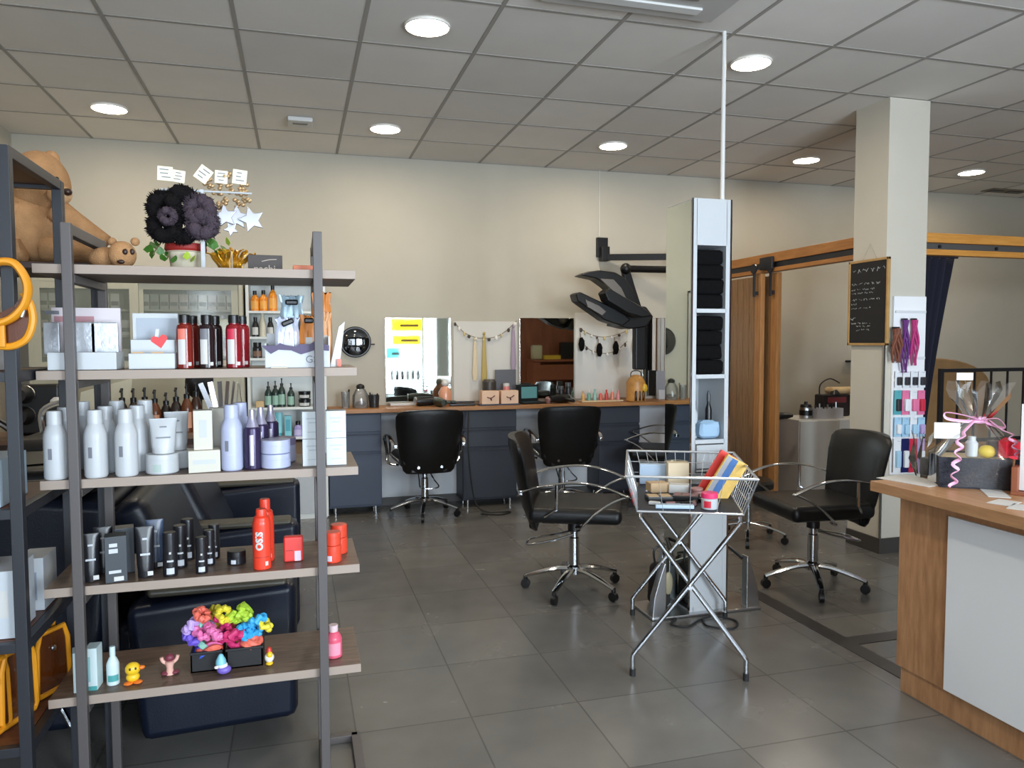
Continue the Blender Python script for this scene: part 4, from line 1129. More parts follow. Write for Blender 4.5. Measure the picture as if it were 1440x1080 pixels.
# navy curtain gathered behind the pillar
t = thing('curtain', 'dark navy curtain gathered behind the pillar', 'curtain', (0, 0, 0))
CURT = mat('navy_velvet', (28, 28, 44), .9, bump=.2, bscale=100)
rings = []
for zi in range(15):
    k = zi / 14; z = 1.98 - k * 1.96
    x0 = 4.12; wdt = .41 - .22 * min(1, k * 1.3) - .04 * math.sin(k * PI)
    ring = []
    for i in range(41):
        u = i / 40; ring.append((x0 + wdt * u, 4.36 + .032 * math.sin(u * 2 * PI * 6 + .3 * k) * (1 - .25 * k), z))
    for i in range(41):
        u = 1 - i / 40; ring.append((x0 + wdt * u, 4.374 + .032 * math.sin(u * 2 * PI * 6 + .3 * k) * (1 - .25 * k), z))
    rings.append(ring)
MB().loft(rings).build('drape', CURT, t, smooth=80)
MB().box((4.33, 4.32, 1.985), (.40, .02, .02), .003).build('curtain_band', CURT, t)
# black metal rail screen and treatment couch
t = thing('metal_screen', 'black metal rail screen behind the gift basket', 'screen', (4.72, 4.62, 0))
for x in (0, 1.3): MB().box((x, 0, .59), (.03, .03, 1.18), .002).build('post', BLACKM, t)
for z in (1.165, .62, .12): MB().box((.65, 0, z), (1.3, .025, .028), .002).build('rail', BLACKM, t)
for i in range(1, 8): MB().box((i * .1625, 0, .89), (.012, .012, .53)).build('bar', BLACKM, t)
t = thing('treatment_couch', 'tan padded headboard of a couch behind the black rail screen', 'couch', (5.35, 5.3, 0))
TANP = mat('tan_padding', (150, 116, 76), .6, var=.12, scale=6)
MB().prism([(-.62, .5)] + [(.62 * math.cos(PI - PI * i / 16), 1.0 + .24 * math.sin(PI * i / 16)) for i in range(17)] + [(.62, .5)], .12, T(0, 0, 0), bev=.02).build('headboard', TANP, t)
MB().box((0, -.02, .42), (1.2, .5, .2), .05, 3).build('cushion', TANP, t)
for sx in (-1, 1):
    for sy in (-.2, .16): MB().box((sx * .52, sy, .16), (.06, .06, .32), .004).build('leg', BROWN, t)
# ================================================================ BACK-LEFT CABINETS
SAGE = mat('sage_frame', (176, 172, 152), .5)
t = thing('vitrine', 'sage grey vitrine with sliding glass doors behind the shelving unit', 'vitrine', (-1.1, 6.2, 0))
VW, VD, VT = 1.42, .40, 1.86
mb = MB()
mb.box((0, VD / 2 - .02, VT / 2), (VW, .02, VT)); mb.box((0, 0, VT - .015), (VW, VD, .03)); mb.box((0, 0, 1.195), (VW, VD, .03))
for s in (-1, 1): mb.box((s * (VW / 2 - .012), 0, VT / 2), (.024, VD, VT))
mb.box((0, 0, .6), (VW, VD - .01, 1.2))
mb.build('carcass', SAGE, t)
VSH = [1.2, 1.24, 1.45, 1.64]
for z in VSH[1:]: MB().box((0, .02, z - .008), (VW - .05, VD - .08, .014)).build('inner_shelf', SAGE, t)
for i, (a, b) in enumerate(((-VW / 2 + .02, .0), (-.03, VW / 2 - .02))):
    yy = -VD / 2 + .01 + .02 * i; d = MB()
    for xx in (a + .03, b - .03): d.box((xx, yy, 1.52), (.06, .018, .62), .002)
    for zz in (1.235, 1.805): d.box(((a + b) / 2, yy, zz), (b - a - .118, .016, .05), .002)
    o = d.build('sliding_glass_door', SAGE, t)
    MB().box(((a + b) / 2, yy, 1.52), (b - a - .1, .005, .54)).build('glass_pane', film('vitrine_glass', (190, 196, 176), .16, .12, .2), o, smooth=0)
HC = [mat('hair_box_%d' % i, c, .5) for i, c in enumerate(((196, 190, 170), (168, 166, 150), (206, 200, 186), (150, 150, 136), (186, 170, 156)))]
BND = mat('hair_box_band', (104, 100, 92), .5)
src = []
for i in range(5):
    t2 = thing('hair_colour_carton', 'hair colour carton in a row behind the vitrine glass', 'carton', (0, 0, -5), 0, 'hair colour cartons in the vitrine')
    MB().box((0, 0, .055), (.058, .16, .11), .001).build('box', HC[i], t2); MB().box((0, -.0805, .04), (.05, .002, .03)).build('printed_band', BND, t2)
    src.append(t2)
first = set()
for z in VSH[1:]:
    for i in range(20):
        if random.random() < .08: continue
        k = random.randrange(5); loc = (-1.1 - .66 + .066 * i + .03, 6.15, z)
        if k not in first: first.add(k); src[k].location = loc
        else: copy_thing(src[k], loc, 0, src[k]['label'])
t2 = thing('yellow_bottle', 'pale yellow bottle standing behind the right vitrine door', 'bottle', (at(318, 420, Y=6.06).x, 6.055, 1.4505))
MB().box((0, 0, .06), (.1, .02, .12), .008).build('body', mat('pale_yellow', (226, 214, 150), .4), t2); MB().cyl((-.03, 0, .12), (-.03, 0, .15), .012).build('cap', WHITEM, t2)

# tall white open shelf cabinet
XA, XB = at(350, 640, Y=6.1).x, at(461, 640, Y=6.1).x
WCAB = mat('cabinet_white', (222, 224, 220), .45)
t = thing('open_shelf_cabinet', 'tall narrow white open shelf cabinet left of the slate drawers', 'cabinet', ((XA + XB) / 2, 6.26, 0))
w = XB - XA; mb = MB()
for s in (-1, 1): mb.box((s * (w / 2 - .011), 0, .94), (.022, .32, 1.86), .002)
mb.box((0, .15, .94), (w, .015, 1.84)); mb.box((0, 0, 1.86), (w, .32, .022), .002); mb.box((0, 0, .03), (w - .02, .3, .06))
mb.build('carcass', WCAB, t)
CSH = [1.638, 1.44, 1.275, .889, .655]
for z in CSH: MB().box((0, 0, z - .01), (w - .04, .3, .018)).build('shelf', WCAB, t)
d = MB().box((0, -.15, .25), (w - .01, .018, .42), .003).build('drawer', WHITE, t)
MB().box((0, -.164, .44), (.2, .012, .008), .002).build('handle_lip', ALU, d)


def cb(px, zi, Y=6.16):
    return (at(px, 540, Y=Y).x, Y, CSH[zi] - .0005)


ORG = mat('orange_bottle', (224, 136, 30), .3); BLKB = mat('black_bottle', (28, 27, 28), .3); GRNB = mat('dark_green_bottle', (38, 58, 52), .3)
for x, h, s, lab in ((361, .155, 'front', 'leftmost'), (373, .16, 'front', 'middle'), (386, .205, 'front', 'tallest, on the right')):
    bottle('orange bottle with black cap on the top cabinet shelf, %s' % lab, cb(x, 0), h, .032, ORG, BLACKP, mat('orange_label', (236, 170, 80), .5), 'orange bottles on the white cabinet', .68, .4, caph=.2)
for x, h, m, lab in ((361, .15, BLKB, 'dark bottle with a black cap at the left of the second cabinet shelf'), (371, .19, mat('cream_bottle', (206, 200, 178), .4), 'tall cream bottle on the second cabinet shelf'), (382, .15, BLKB, 'dark bottle beside the cream bottle on the second cabinet shelf')):
    bottle(lab, cb(x, 1), h, .026, m, BLACKP if m is BLKB else m, None if m is not BLKB else WHITEM, None, .6, .5, caph=.2)
bottle('small dark jar bottle low in the cabinet behind the white display box', cb(363, 2), .12, .035, BLKB, BLACKP, mat('brown_label', (130, 100, 80), .5), None, .8, .8, caph=.25)
for x, h, lab in ((377, .20, 'leftmost'), (387, .205, 'second'), (396, .225, 'tallest'), (409, .185, 'shortest, on the right')):
    bottle('dark green pump bottle with pale label on the middle cabinet shelf, %s' % lab, cb(x, 3, 6.17), h, .028, GRNB, BLACKP, mat('mint_label', (150, 186, 168), .5), 'dark green pump bottles', .7, .4, caph=.26, pump=True)
for i, (dz, lab) in enumerate(((0, 'lower'), (.062, 'upper'))):
    a = cb(428, 3)
    t2 = thing('cream_pot', '%s of two stacked black pots on the middle cabinet shelf' % lab, 'pot', (a[0], a[1], a[2] + dz), 0, 'black pots on the white cabinet')
    MB().lathe([(.04, 0), (.045, .005), (.045, .035)], n=20).build('body', GRNB, t2); MB().lathe([(.046, .035), (.047, .058), (0, .06)], n=20).build('lid', BLACKP, t2); MB().patch((0, 0, 0), .0453, R(-150), R(-40), .008, .03).build('label', WHITEM, t2)
a = cb(365, 3); tag(MB().box((0, 0, .025), (.06, .05, .05), .006).build('tan_box', mat('tan_card', (206, 176, 128), .6), None, a), 'small tan box at the left of the middle cabinet shelf', 'box')
TEAL = mat('teal_bottle', (70, 160, 178), .35); TEALL = mat('teal_pale', (120, 196, 206), .4); LILB = mat('lilac_bottle', (160, 150, 200), .4)
bottle('wide teal bottle with dark cap on the lower cabinet shelf', cb(380, 4), .17, .042, TEAL, BLACKP, TEALL, None, .72, .4, caph=.18)
a = cb(391, 4); t2 = thing('cream_tube', 'teal squeeze tube on the lower cabinet shelf', 'tube', a)
MB().loft([[(.026 * math.cos(q * PI / 8), .02 * math.sin(q * PI / 8), .03) for q in range(16)], [(.03 * math.cos(q * PI / 8), .004 * math.sin(q * PI / 8), .19) for q in range(16)]]).build('body', TEALL, t2); MB().cyl((0, 0, 0), (0, 0, .031), .022).build('cap', TEAL, t2)
a = cb(404, 4); carton('product_box', 'narrow teal box on the lower cabinet shelf', 'box', a, (.05, .05, .165), TEALL, prints=[(TEAL, 0, .09, .035, .09)])
bottle('lilac bottle with a dark cap on the lower cabinet shelf', cb(418, 4), .12, .034, LILB, BLACKP, mat('lilac_label', (196, 186, 222), .5), None, .7, .5, caph=.25)
a = cb(428, 4, 6.2); carton('product_box', 'tall lilac box at the right of the lower cabinet shelf', 'box', a, (.05, .06, .2), LILB)
a = (at(420, 640, Y=6.14).x, 6.2, .4605)
d0 = MB().box((0, 0, .07), (.17, .16, .15), .015, 3); tag(d0.build('paper_bag', mat('kraft_brown', (120, 92, 66), .8, bump=.1), None, (a[0], 6.26, .4605)), 'brown kraft bag in the bottom of the white cabinet', 'bag')
MB().box((0, 0, .45), (w - .04, .3, .018)).build('shelf', WCAB, t)

# ================================================================ WASH AREA BACK COUNTER
t = thing('back_counter', 'dark brown counter of pump bottles behind the wash seats', 'counter', (-1.15, 5.05, 0))
MB().box((0, 0, .41), (1.5, .4, .82), .004).build('body', BROWN, t)
MB().box((0, -.01, .835), (1.54, .45, .03), .003).build('top', mat('brown_top', (110, 84, 66), .5), t)
for k in range(4): MB().box((-.56 + .375 * k, -.205, .6), (.35, .012, .3), .003).build('drawer', BROWN, t)
WB = .8505
PB = [((34, 28, 26), None, 'black'), ((96, 52, 30), (196, 140, 110), 'brown'), ((60, 36, 26), (210, 160, 130), 'amber'), ((40, 30, 28), (120, 60, 50), 'dark')]
pumps = [(171, 546, PB[0], 'leftmost black pump bottle on the counter behind the white shampoos'), (187, 546, PB[0], 'black pump bottle with a slim neck behind the second shampoo'), (203, 545, PB[0], 'tall black pump bottle in the middle of the back counter'), (217, 548, PB[1], 'brown pump bottle with a peach label behind the third shampoo'),
         (233, 552, PB[0], 'short black pump bottle behind the white squeeze tubes'), (247, 545, PB[3], 'dark pump bottle with a dull red label on the back counter'), (262, 540, PB[1], 'brown pump bottle with a brown label left of the silver foil'), (275, 536, PB[2], 'amber pump bottle at the right end of the back counter')]
for x, y, (c, lc, nm), lab in pumps:
    Y = 4.92 + .03 * ((x * 7) % 3); p = at(x, y, Y=Y)
    bottle(lab, (p.x, Y, WB), max(.2, p.z - WB), .036, mat('pump_' + nm, c, .25), BLACKP, mat('pump_label_' + nm, lc, .5) if lc else None, 'pump bottles on the back counter', .66, .45, caph=.3, pump=True)
p = at(177, 600, Y=4.95); carton('product_box', 'steel blue box between the pump bottles on the back counter', 'box', (p.x, 4.86, WB), (.11, .07, .13), mat('steel_blue', (88, 130, 150), .4))
p = at(139, 595, Y=4.95); bottle('low bottle with a copper cap on the back counter', (p.x, 4.9, WB), .15, .045, BLKB, mat('copper_cap', (176, 110, 70), .35, .6), None, None, .75, .6, caph=.22)
p = at(118, 545, Y=5.1)
tag(MB().prism([(-.15, 0), (.15, 0), (.17, .32), (-.12, .24)], .02, T(0, 0, 0), bev=.004).build('cream_board', mat('cream_board', (206, 200, 176), .6), None, (p.x + .08, 5.18, WB)), 'cream board leaning behind the pump bottles', 'board')
p = at(312, 552, Y=5.0)
mb = MB()
for i in range(7):
    a = R(-20 + i * 9); mb.box((.03 * i - .05, .012 * i, .12), (.03, .003, .3), .0005, rot=T(0, 0, 0, .3 * i, 0, a))
foil = thing('foil_fan', 'fan of silver foil strips at the right end of the back counter', 'foil', (-.47, 4.92, WB + .035))
mb.build('foil_strip', mat('silver_foil', (190, 190, 196), .25, .9), foil); MB().box((.03, 0, -.012), (.22, .14, .04), .006).build('green_tray', mat('green_tray', (120, 160, 150), .5), foil)
p = at(275, 560, Y=5.12)
mb = MB().ball((0, 0, .3), (.085, .085, .12), 18, jit=.05)
wig = thing('wig_head', 'black wig on a small stand at the right of the pump bottles', 'wig', (p.x + .02, 5.16, WB))
mb.build('hair', mat('black_hair', (20, 17, 17), .5, bump=.5, bscale=80, stretch=(8, 8, .5)), wig); MB().lathe([(.06, 0), (.06, .012), (.015, .02), (.015, .2)], n=16).build('stand', BLACKM, wig)
# dryer holder with two silver rings at far left
p = at(48, 600, Y=5.0)
t = thing('dryer_holder', 'black holder with two hair dryers showing silver rings at the far left', 'dryer holder', (p.x, 4.99, WB))
MB().box((.02, .06, .15), (.24, .1, .3), .02, 3).build('body', BLACKP, t)
for px_, py_ in ((33, 555), (34, 585)):
    q = at(px_, py_, Y=4.97) - Vector((p.x, 4.99, WB)); q.y = 0
    d = MB().lathe([(0, .02), (.03, .02), (.036, 0), (.05, .0), (.054, .012), (.05, .06), (.036, .1), (0, .1)], n=28, M=Matrix.Rotation(PI / 2, 4, 'X')).build('dryer_barrel', BLACKP, t, q)
    MB().lathe([(.035, -.004), (.038, -.008), (.05, -.008), (.054, -.002), (.05, .004), (.036, .004)], n=32, M=Matrix.Rotation(PI / 2, 4, 'X')).build('silver_ring', ALU, d)
MB().ball((.13, -.02, .2), (.035, .02, .025), 12, jit=.1).build('white_clip', WHITEM, t)

# ================================================================ WASH SEATS
t = thing('wash_lounge', 'black leather wash lounge seen from its side, behind the shelving unit', 'wash lounge', (0, 0, 0))
LEA2 = mat('leather_sky_tint', (16, 22, 36), .36, bump=.06, bscale=160, spec=.35)  # black leather, with the blue sky reflection tinted into the base colour
SHEEN = mat('leather_sheen', (70, 66, 56), .4, bump=.06, bscale=160)  # khaki reflection along the black arm tops, put into the colour
def arm(Y, x0, x1, z1, n):
    pr = [(x0 + .04, .03), (x1, .05), (x1, z1), (x0, z1 - .045)]
    a = MB().prism(pr, .15, T(0, Y, 0), bev=.035).build('arm_panel', LEA2, t, smooth=60)
    MB().box(((x0 + x1) / 2 + .02, Y + .075, z1 - .006), (x1 - x0 - .1, .115, .03), .014, 3).build('arm_top_sheen', SHEEN, a, smooth=60)
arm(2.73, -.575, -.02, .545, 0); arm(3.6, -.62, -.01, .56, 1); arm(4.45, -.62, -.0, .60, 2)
for i, Y in enumerate((2.885, 3.755)):
    MB().box((-.33, Y + .355, .3), (.62, .70, .2), .05, 3).build('seat_cushion', LEA2, t, smooth=60)
    MB().box((-.3, Y + .355, .1), (.5, .68, .2), .01).build('base', BLACKP, t)
    MB().box((0, 0, 0), (.13, .69, .5), .05, 3, rot=T(0, 0, 0, 0, 0, R(-24))).build('back_cushion', LEA2, t, (-.50, Y + .355, .60), smooth=60)
# basins with chrome strips further left
for i, (Y, lab) in enumerate(((2.95, 'black basin pedestal with chrome strips nearest the camera, at lower left'), (3.86, 'black basin pedestal with a pale bowl and chrome tap behind the first'))):
    b = thing('wash_basin', lab, 'wash basin', (-.985, Y + .3, 0), 0, 'wash basins')
    MB().prism([(-.28, 0), (.2, 0), (.3, .35), (.33, .82), (-.3, .9)], .6, T(0, -.3, 0), bev=.04).build('pedestal', LEA2, b, smooth=60)
    MB().box((0, 0, .9), (.6, .56, .1), .045, 4).build('bowl_rim', BLACKP, b, smooth=60)
    MB().lathe([(0, .85), (.12, .87), (.19, .955), (.2, .955)], n=28).build('bowl', mat('bowl_ceramic', (180, 178, 170), .2) if i else BLACKP, b)
    MB().tube(bez([(-.22, 0, .95), (-.22, 0, 1.06), (-.12, 0, 1.1), (-.04, 0, 1.04)], 5), .014, 10).build('tap', CHROME, b)
    for (xa, za), (xb, zb_) in (((.195, .38), (.255, .22)), ((.13, .16), (.185, .03))):
        MB().tube([(xa, -.308, za), (xb, -.308, zb_)], .009, 8).build('chrome_strip', CHROME, b)
# curved steel handle behind the black tubes
t = thing('chrome_head_support', 'curved chrome bar rising behind the black squeeze tubes', 'bar', (0, 0, 0))
P_ = bez([at(200, 700, Y=3.72), at(215, 688, Y=3.72), at(235, 688, Y=3.72), at(252, 700, Y=3.72), at(266, 712, Y=3.72)], 6)
MB().tube(P_, .016, 8, flat=.5).build('bar', ALU, t)
MB().cyl(P_[-1], (P_[-1].x + .01, 3.72, .52), .012).build('upright', ALU, t)

# ================================================================ MAIN SHELVING UNIT
SZ = [1.60, 1.318, 1.025, .732, .428]
t = thing('shelving_unit', 'open product shelving unit with taupe metal frame and wooden shelves', 'shelving unit', (0, 0, 0))
X0, X1 = -.577, .06; YF, YR = 2.236, 2.60
for x in (X0, X1):
    MB().box((x, YF, .853), (.026, .022, 1.706), .003).build('post', TAUPE, t)
    MB().box((x, YR, .853), (.026, .022, 1.706), .003).build('post', TAUPE, t)
    MB().box((x, (YF + YR) / 2, 1.69), (.024, YR - YF - .02, .03), .003).build('top_bar', TAUPE, t)
    MB().box((x, (YF + YR) / 2, .02), (.024, YR - YF - .02, .03), .003).build('bottom_bar', TAUPE, t)
    for z in SZ: MB().box((x, (YF + YR) / 2, z - .0375), (.026, YR - YF - .03, .022), .002).build('support_bar', TAUPE, t)
for z in SZ:
    b_ = MB().box((-.2485, 2.406, z - .0125), (.831, .308, .025), .0015).build('wood_shelf', SHELFW, t)
    MB().box((-.2485, 2.2505, z - .0125), (.831, .003, .0245), .001).build('lit_edge', LIT_EDGE, b_)
ft = MB().box((.12, 2.62, .012), (.12, .025, .024), .002); ft.box((.172, 2.46, .012), (.03, .34, .024), .002); ft.build('floor_foot', TAUPE, t)

# ================================================================ BLACK UNIT AT FAR LEFT
t = thing('black_shelf_rack', 'black metal rack with brown shelves cut off by the left edge', 'shelf rack', (0, 0, 0))
BX, BY0, BY1 = -.682, 2.14, 2.57; BL = 1.1
RK = mat('rack_black', (38, 40, 46), .45)
for x in (BX, BX - BL):
    for y in (BY0, BY1): MB().box((x, y, .9375), (.028, .028, 1.875), .002).build('post', RK, t)
BZS = [1.875, 1.32, .976, .635, .366]
BSW = mat('rack_shelf_wood', (112, 66, 44), .5, rgb2=(86, 50, 34), scale=5, stretch=(2, 14, 14))
for z in BZS:
    for y in (BY0, BY1): MB().box((BX - BL / 2, y, z - .0125), (BL, .022, .025), .002).build('rail', RK, t)
    for x in (BX, BX - BL): MB().box((x, (BY0 + BY1) / 2, z - .0125), (.024, BY1 - BY0, .028), .002).build('rail', RK, t)
    MB().box((BX - BL / 2, (BY0 + BY1) / 2, z - .008), (BL - .03, BY1 - BY0 - .03, .014)).build('shelf_board', BROWN if z > 1.5 else BSW, t)
# boxes on the rack
PW = mat('pale_carton', (196, 202, 208), .5)
PWB = mat('print_grey', (150, 160, 176), .5)
def rk(x, y, i): return (x, y, BZS[i] + .0005)
carton('product_box', 'large pale box on the black rack behind its front post', 'box', rk(-.782, 2.25, 3), (.145, .16, .175), PW, 0, prints=[(WHITEM, 0, .09, .12, .07)])
carton('product_box', 'pale box further back on the black rack, right of the front post', 'box', rk(-.737, 2.44, 3), (.07, .12, .15), PW, 0, prints=[(PWB, 0, .07, .035, .08)])
t2 = thing('cream_jar', 'flat lavender jar on top of the large pale box', 'jar', (-.80, 2.22, BZS[3] + .176)); MB().lathe([(.036, 0), (.038, .022), (.034, .028), (0, .028)], n=20).build('jar', mat('lavender', (196, 196, 226), .4), t2)
carton('product_box', 'blue and white striped box on the upper part of the black rack', 'box', rk(-.782, 2.26, 2), (.11, .2, .12), mat('pale_blue_carton', (180, 200, 214), .5), 0, prints=[(WHITEM, -.025, .06, .024, .118), (WHITEM, .026, .06, .024, .118)])
t2 = thing('purple_pot', 'purple pot on the striped box at the left edge', 'pot', (-.812, 2.22, BZS[2] + .121)); MB().lathe([(.036, 0), (.04, .06), (.024, .084), (0, .084)], n=18).build('pot', mat('purple_glaze', (84, 50, 130), .4), t2)
carton('product_box', 'white carton on the black rack at the left edge, near the yellow bag', 'box', rk(-.79, 2.28, 1), (.085, .14, .14), WHITEM, 0)
# yellow trimmed see-through bags
YTR = mat('yellow_trim', (228, 152, 30), .45); BRP = film('brown_clear_plastic', (104, 52, 20), .72, .2, .15); YEP = film('amber_clear_plastic', (206, 140, 20), .75, .2, .15)
def pouch(lab, loc, rz, w, h, d, tilt=0.0, yel=False):
    t = thing('clear_pouch', lab, 'bag', loc, rz, 'yellow trimmed clear bags'); t.rotation_euler.y = tilt
    def sh(y, k=1.0):
        return [(w / 2 * k * sx, y, z) for sx, z in ((-1, h * .12), (-.85, .01), (.85, .01), (1, h * .12), (.92, h * .8), (.7, h), (-.7, h), (-.92, h * .8))]
    MB().loft([sh(-d / 2), sh(d / 2)]).build('clear_body', YEP if yel else BRP, t, smooth=0)
    for y in (-d / 2, d / 2): MB().tube(sh(y), .0075, 8, closed=True).build('trim', YTR, t)
    for q in (3, 6): a, b = sh(-d / 2)[q], sh(d / 2)[q]; MB().tube([a, b], .007, 8).build('trim', YTR, t)
    MB().tube(bez([(-w * .25, 0, h), (-w * .2, 0, h + .05), (w * .2, 0, h + .05), (w * .25, 0, h)], 5), .007, 8).build('handle', YTR, t)
    MB().ball((0, -d / 2 - .004, h * .72), (.009, .006, .009), 10).build('zip_pull', ALU, t)
zb = BZS[4] + .0005
pouch('yellow trimmed clear bag nearest the camera on the low rack shelf', (-.80, 2.205, zb), R(74), .11, .2, .06, yel=True)
pouch('yellow trimmed brown clear bag in the middle of the low rack shelf', (-.765, 2.29, zb), R(70), .13, .2, .05)
pouch('yellow trimmed brown clear bag furthest back on the low rack shelf', (-.725, 2.45, zb), R(62), .12, .19, .05)
# hanging yellow vanity bag
t = thing('hanging_bag', 'yellow trimmed clear bag with a round handle hanging on the front of the black rack', 'bag', (0, 0, 0), 0, 'yellow trimmed clear bags')
YH = 2.1
P1 = bez([at(x, y, Y=YH) for x, y in ((-30, 375), (0, 368), (22, 372), (38, 398), (36, 425), (20, 445), (0, 454), (-25, 456))], 6)
MB().tube(P1, .0165, 10, flat=.6).build('round_handle', YTR, t)
P2 = bez([at(x, y, Y=YH + .01) for x, y in ((33, 412), (43, 430), (46, 452), (38, 475), (20, 486), (0, 487), (-30, 484))], 6)
MB().tube(P2, .009, 8).build('trim', YTR, t)
face = [at(x, y, Y=YH + .012) for x, y in ((33, 412), (43, 430), (46, 452), (38, 475), (20, 486), (0, 487), (-30, 484), (-30, 430), (0, 440), (20, 430))]
mb = MB(); mb.loft([face, [p + Vector((0, .02, 0)) for p in face]]); mb.build('clear_body', BRP, t, smooth=0)
MB().tube(bez([at(x, y, Y=YH - .004) for x, y in ((30, 425), (34, 436), (31, 446))], 4), .004, 6).build('zip', ALU, t)
MB().box(at(3, 468, Y=YH + .0), (.014, .012, .07), .003).build('yellow_strap', YTR, t)

t = thing('tall_metal_stand', 'tall slim black stand behind the shelving unit carrying the large teddy bear', 'stand', (0, 0, 0))
for x in (-1.18, -.605):
    for y in (2.63, 2.71): MB().box((x, y, .81), (.02, .02, 1.62), .002).build('post', RK, t)
MB().box((-.8925, 2.81, 1.63), (.6, .385, .02), .002).build('top_board', BROWN, t)
# ================================================================ PRODUCTS ON THE SHELVING UNIT
def on(px, py, i, Y=None):
    """x of a product whose base centre shows at pixel px, on shelf i at depth Y"""
    return Vector((at(px, py, Y=Y).x, Y, SZ[i] + .0005))
def face(p): return -math.atan2(p.x, p.y)      # turn the front toward the room entrance


PEARL = mat('pearl_white_plastic', (188, 191, 194), .35); PGREY = mat('print_dark_grey', (120, 122, 130), .5)
IVORY = mat('ivory_card', (200, 196, 183), .5); LAV = mat('lavender_plastic', (178, 184, 212), .35); VIO = mat('deep_violet', (52, 42, 74), .25, .3)
# --- second shelf
def display_box(lab, pa, pb, h, Y, base):
    xa, xb = on(pa, 500, 1, Y).x, on(pb, 500, 1, Y).x; w = xb - xa
    t = thing('display_box', lab, 'display box', ((xa + xb) / 2, Y, SZ[1] + .0005))
    MB().box((0, .05, h / 2), (w, .012, h), .001).build('back_card', base, t)
    return t, w
t, w = display_box('white and pink display box of silver sachets at the left of the second shelf', 67, 166, .172, 2.33, mat('blush_card', (214, 204, 208), .5))
MB().box((.012, -.012, .024), (w * .96, .1, .048), .002).build('front_tray', WHITE, t)
SIL = mat('silver_sachet', (190, 194, 200), .3, .25, bump=.3, bscale=40)
for k, xx in enumerate((-.075, .0, .055)):
    MB().box((xx, .0, .085), (.07 if k else .04, .012, .09), .004).build('silver_sachet', SIL, t)
MB().box((-.03, .0432, .14), (.1, .002, .016)).build('printed_bar', mat('dusty_rose', (176, 130, 136), .5), t)
MB().box((-.085, .0432, .158), (.035, .002, .01)).build('printed_bar', PGREY, t)
MB().box((.03, .0432, .128), (.07, .002, .008)).build('printed_bar', mat('pale_green', (196, 210, 204), .5), t)
t, w = display_box('white display box with a grey picture and a red heart on the second shelf', 183, 248, .158, 2.33, WHITE)
MB().box((.004, -.004, .022), (w * .98, .095, .044), .002).build('front_tray', WHITE, t)
MB().box((0, .02, .062), (w * .96, .05, .04), .002).build('middle_step', WHITE, t)
MB().box((.004, .0435, .113), (w * .9, .002, .062)).build('grey_picture', mat('grey_print', (168, 176, 186), .5), t)
hp = [(0, -.02), (.022, .004), (.02, .014), (.01, .018), (0, .01), (-.01, .018), (-.02, .014), (-.022, .004)]
MB().prism(hp, .002, T(.018, -.006, .077, 0, 0, R(-10))).build('red_heart', mat('heart_red', (226, 40, 44), .4), t)
MB().prism([(-.006, 0), (.004, 0), (.006, .022), (-.003, .022)], .002, T(.012, -.0062, .09)).build('white_bottle_print', WHITEM, t)
for xx in (-.03, .02): MB().box((xx, -.0525, .046), (.03, .002, .004)).build('tan_line', mat('tan_print', (196, 160, 120), .5), t)
RB = mat('ruby_bottle', (130, 26, 34), .12); RB2 = mat('rust_bottle', (120, 34, 26), .12); DKB = mat('dark_plum_bottle', (40, 26, 28), .12)
for (xf, m, c, nm, lp) in ((262, RB2, mat('coral_print', (226, 120, 104), .5), 'rust red', 'left'), (293, DKB, mat('grey_print2', (120, 120, 126), .5), 'dark plum', 'middle'), (331, RB, mat('crimson_print', (196, 44, 72), .5), 'ruby red', 'right')):
    for j in (1, 0):
        Y = 2.31 + .075 * j; p = on(xf + 11 * j - 1, 518, 1, Y)
        lab = '%s shampoo bottle with black cap on the second shelf, %s' % (nm, 'at the front' if j == 0 else 'just behind the front one')
        t = bottle(lab, p, .152, .0225, m, BLACKP, None, 'red and dark shampoo bottles', .84, .62, caph=.15, facing=face(p))
        MB().patch((0, 0, 0), .0227, R(-140), R(-88), .012, .082).build('white_label', WHITEM, t)
        MB().patch((0, 0, 0), .0227, R(-140), R(-88), .082, .112).build('colour_label', c, t)
        MB().patch((0, 0, 0), .0228, R(-72), R(-48), .008, .018).build('price_sticker', WHITEM, t)
# sachet display at the right
xa, xb = on(377, 500, 1, 2.31).x, on(450, 500, 1, 2.31).x; w = xb - xa
t = thing('sachet_display', 'white display tray with a purple band full of gift sachets on the second shelf', 'display tray', ((xa + xb) / 2 + .01, 2.33, SZ[1] + .0005))
mb = MB(); w += .03
mb.box((0, -.06, .03), (w, .004, .06)); mb.box((0, .06, .05), (w, .004, .1)); mb.box((0, 0, .003), (w, .12, .006))
mb.box((-w / 2, 0, .035), (.004, .12, .07)); mb.box((w / 2, 0, .045), (.004, .12, .09)); mb.build('tray', WHITE, t)
MB().prism([(-w / 2 - .012, .064), (-w * .32, .064), (-w * .28, .072), (-w * .2, .066), (-w * .02, .06), (w * .02, .068), (w * .2, .068), (w * .26, .076), (w / 2, .064), (w / 2, .048), (w * .3, .052), (w * .05, .038), (-w * .1, .05), (-w * .3, .052), (-w * .42, .04)], .003, T(0, -.066, 0)).build('purple_band', mat('purple_print', (74, 62, 96), .5), t)
text_mb('GS', .03, T(w * .22, -.0632, .023), .0006).build('lettering', mat('print_dark_grey', (120, 122, 130), .5), t)
MB().prism([(0, 0), (.03, 0), (.05, .135), (.03, .12)], .004, T(w / 2 + .004, -.03, 0, R(25))).build('side_flap', WHITEM, t)
MB().box((w / 2 + .03, -.03, .012), (.012, .004, .022)).build('coral_print', mat('coral_print', (226, 120, 104), .5), t)
SB = mat('pale_blue_sachet', (168, 190, 202), .25, .3); SLV = mat('lilac_sachet', (200, 206, 224), .25, .2); SO = mat('orange_sachet', (206, 128, 60), .35)
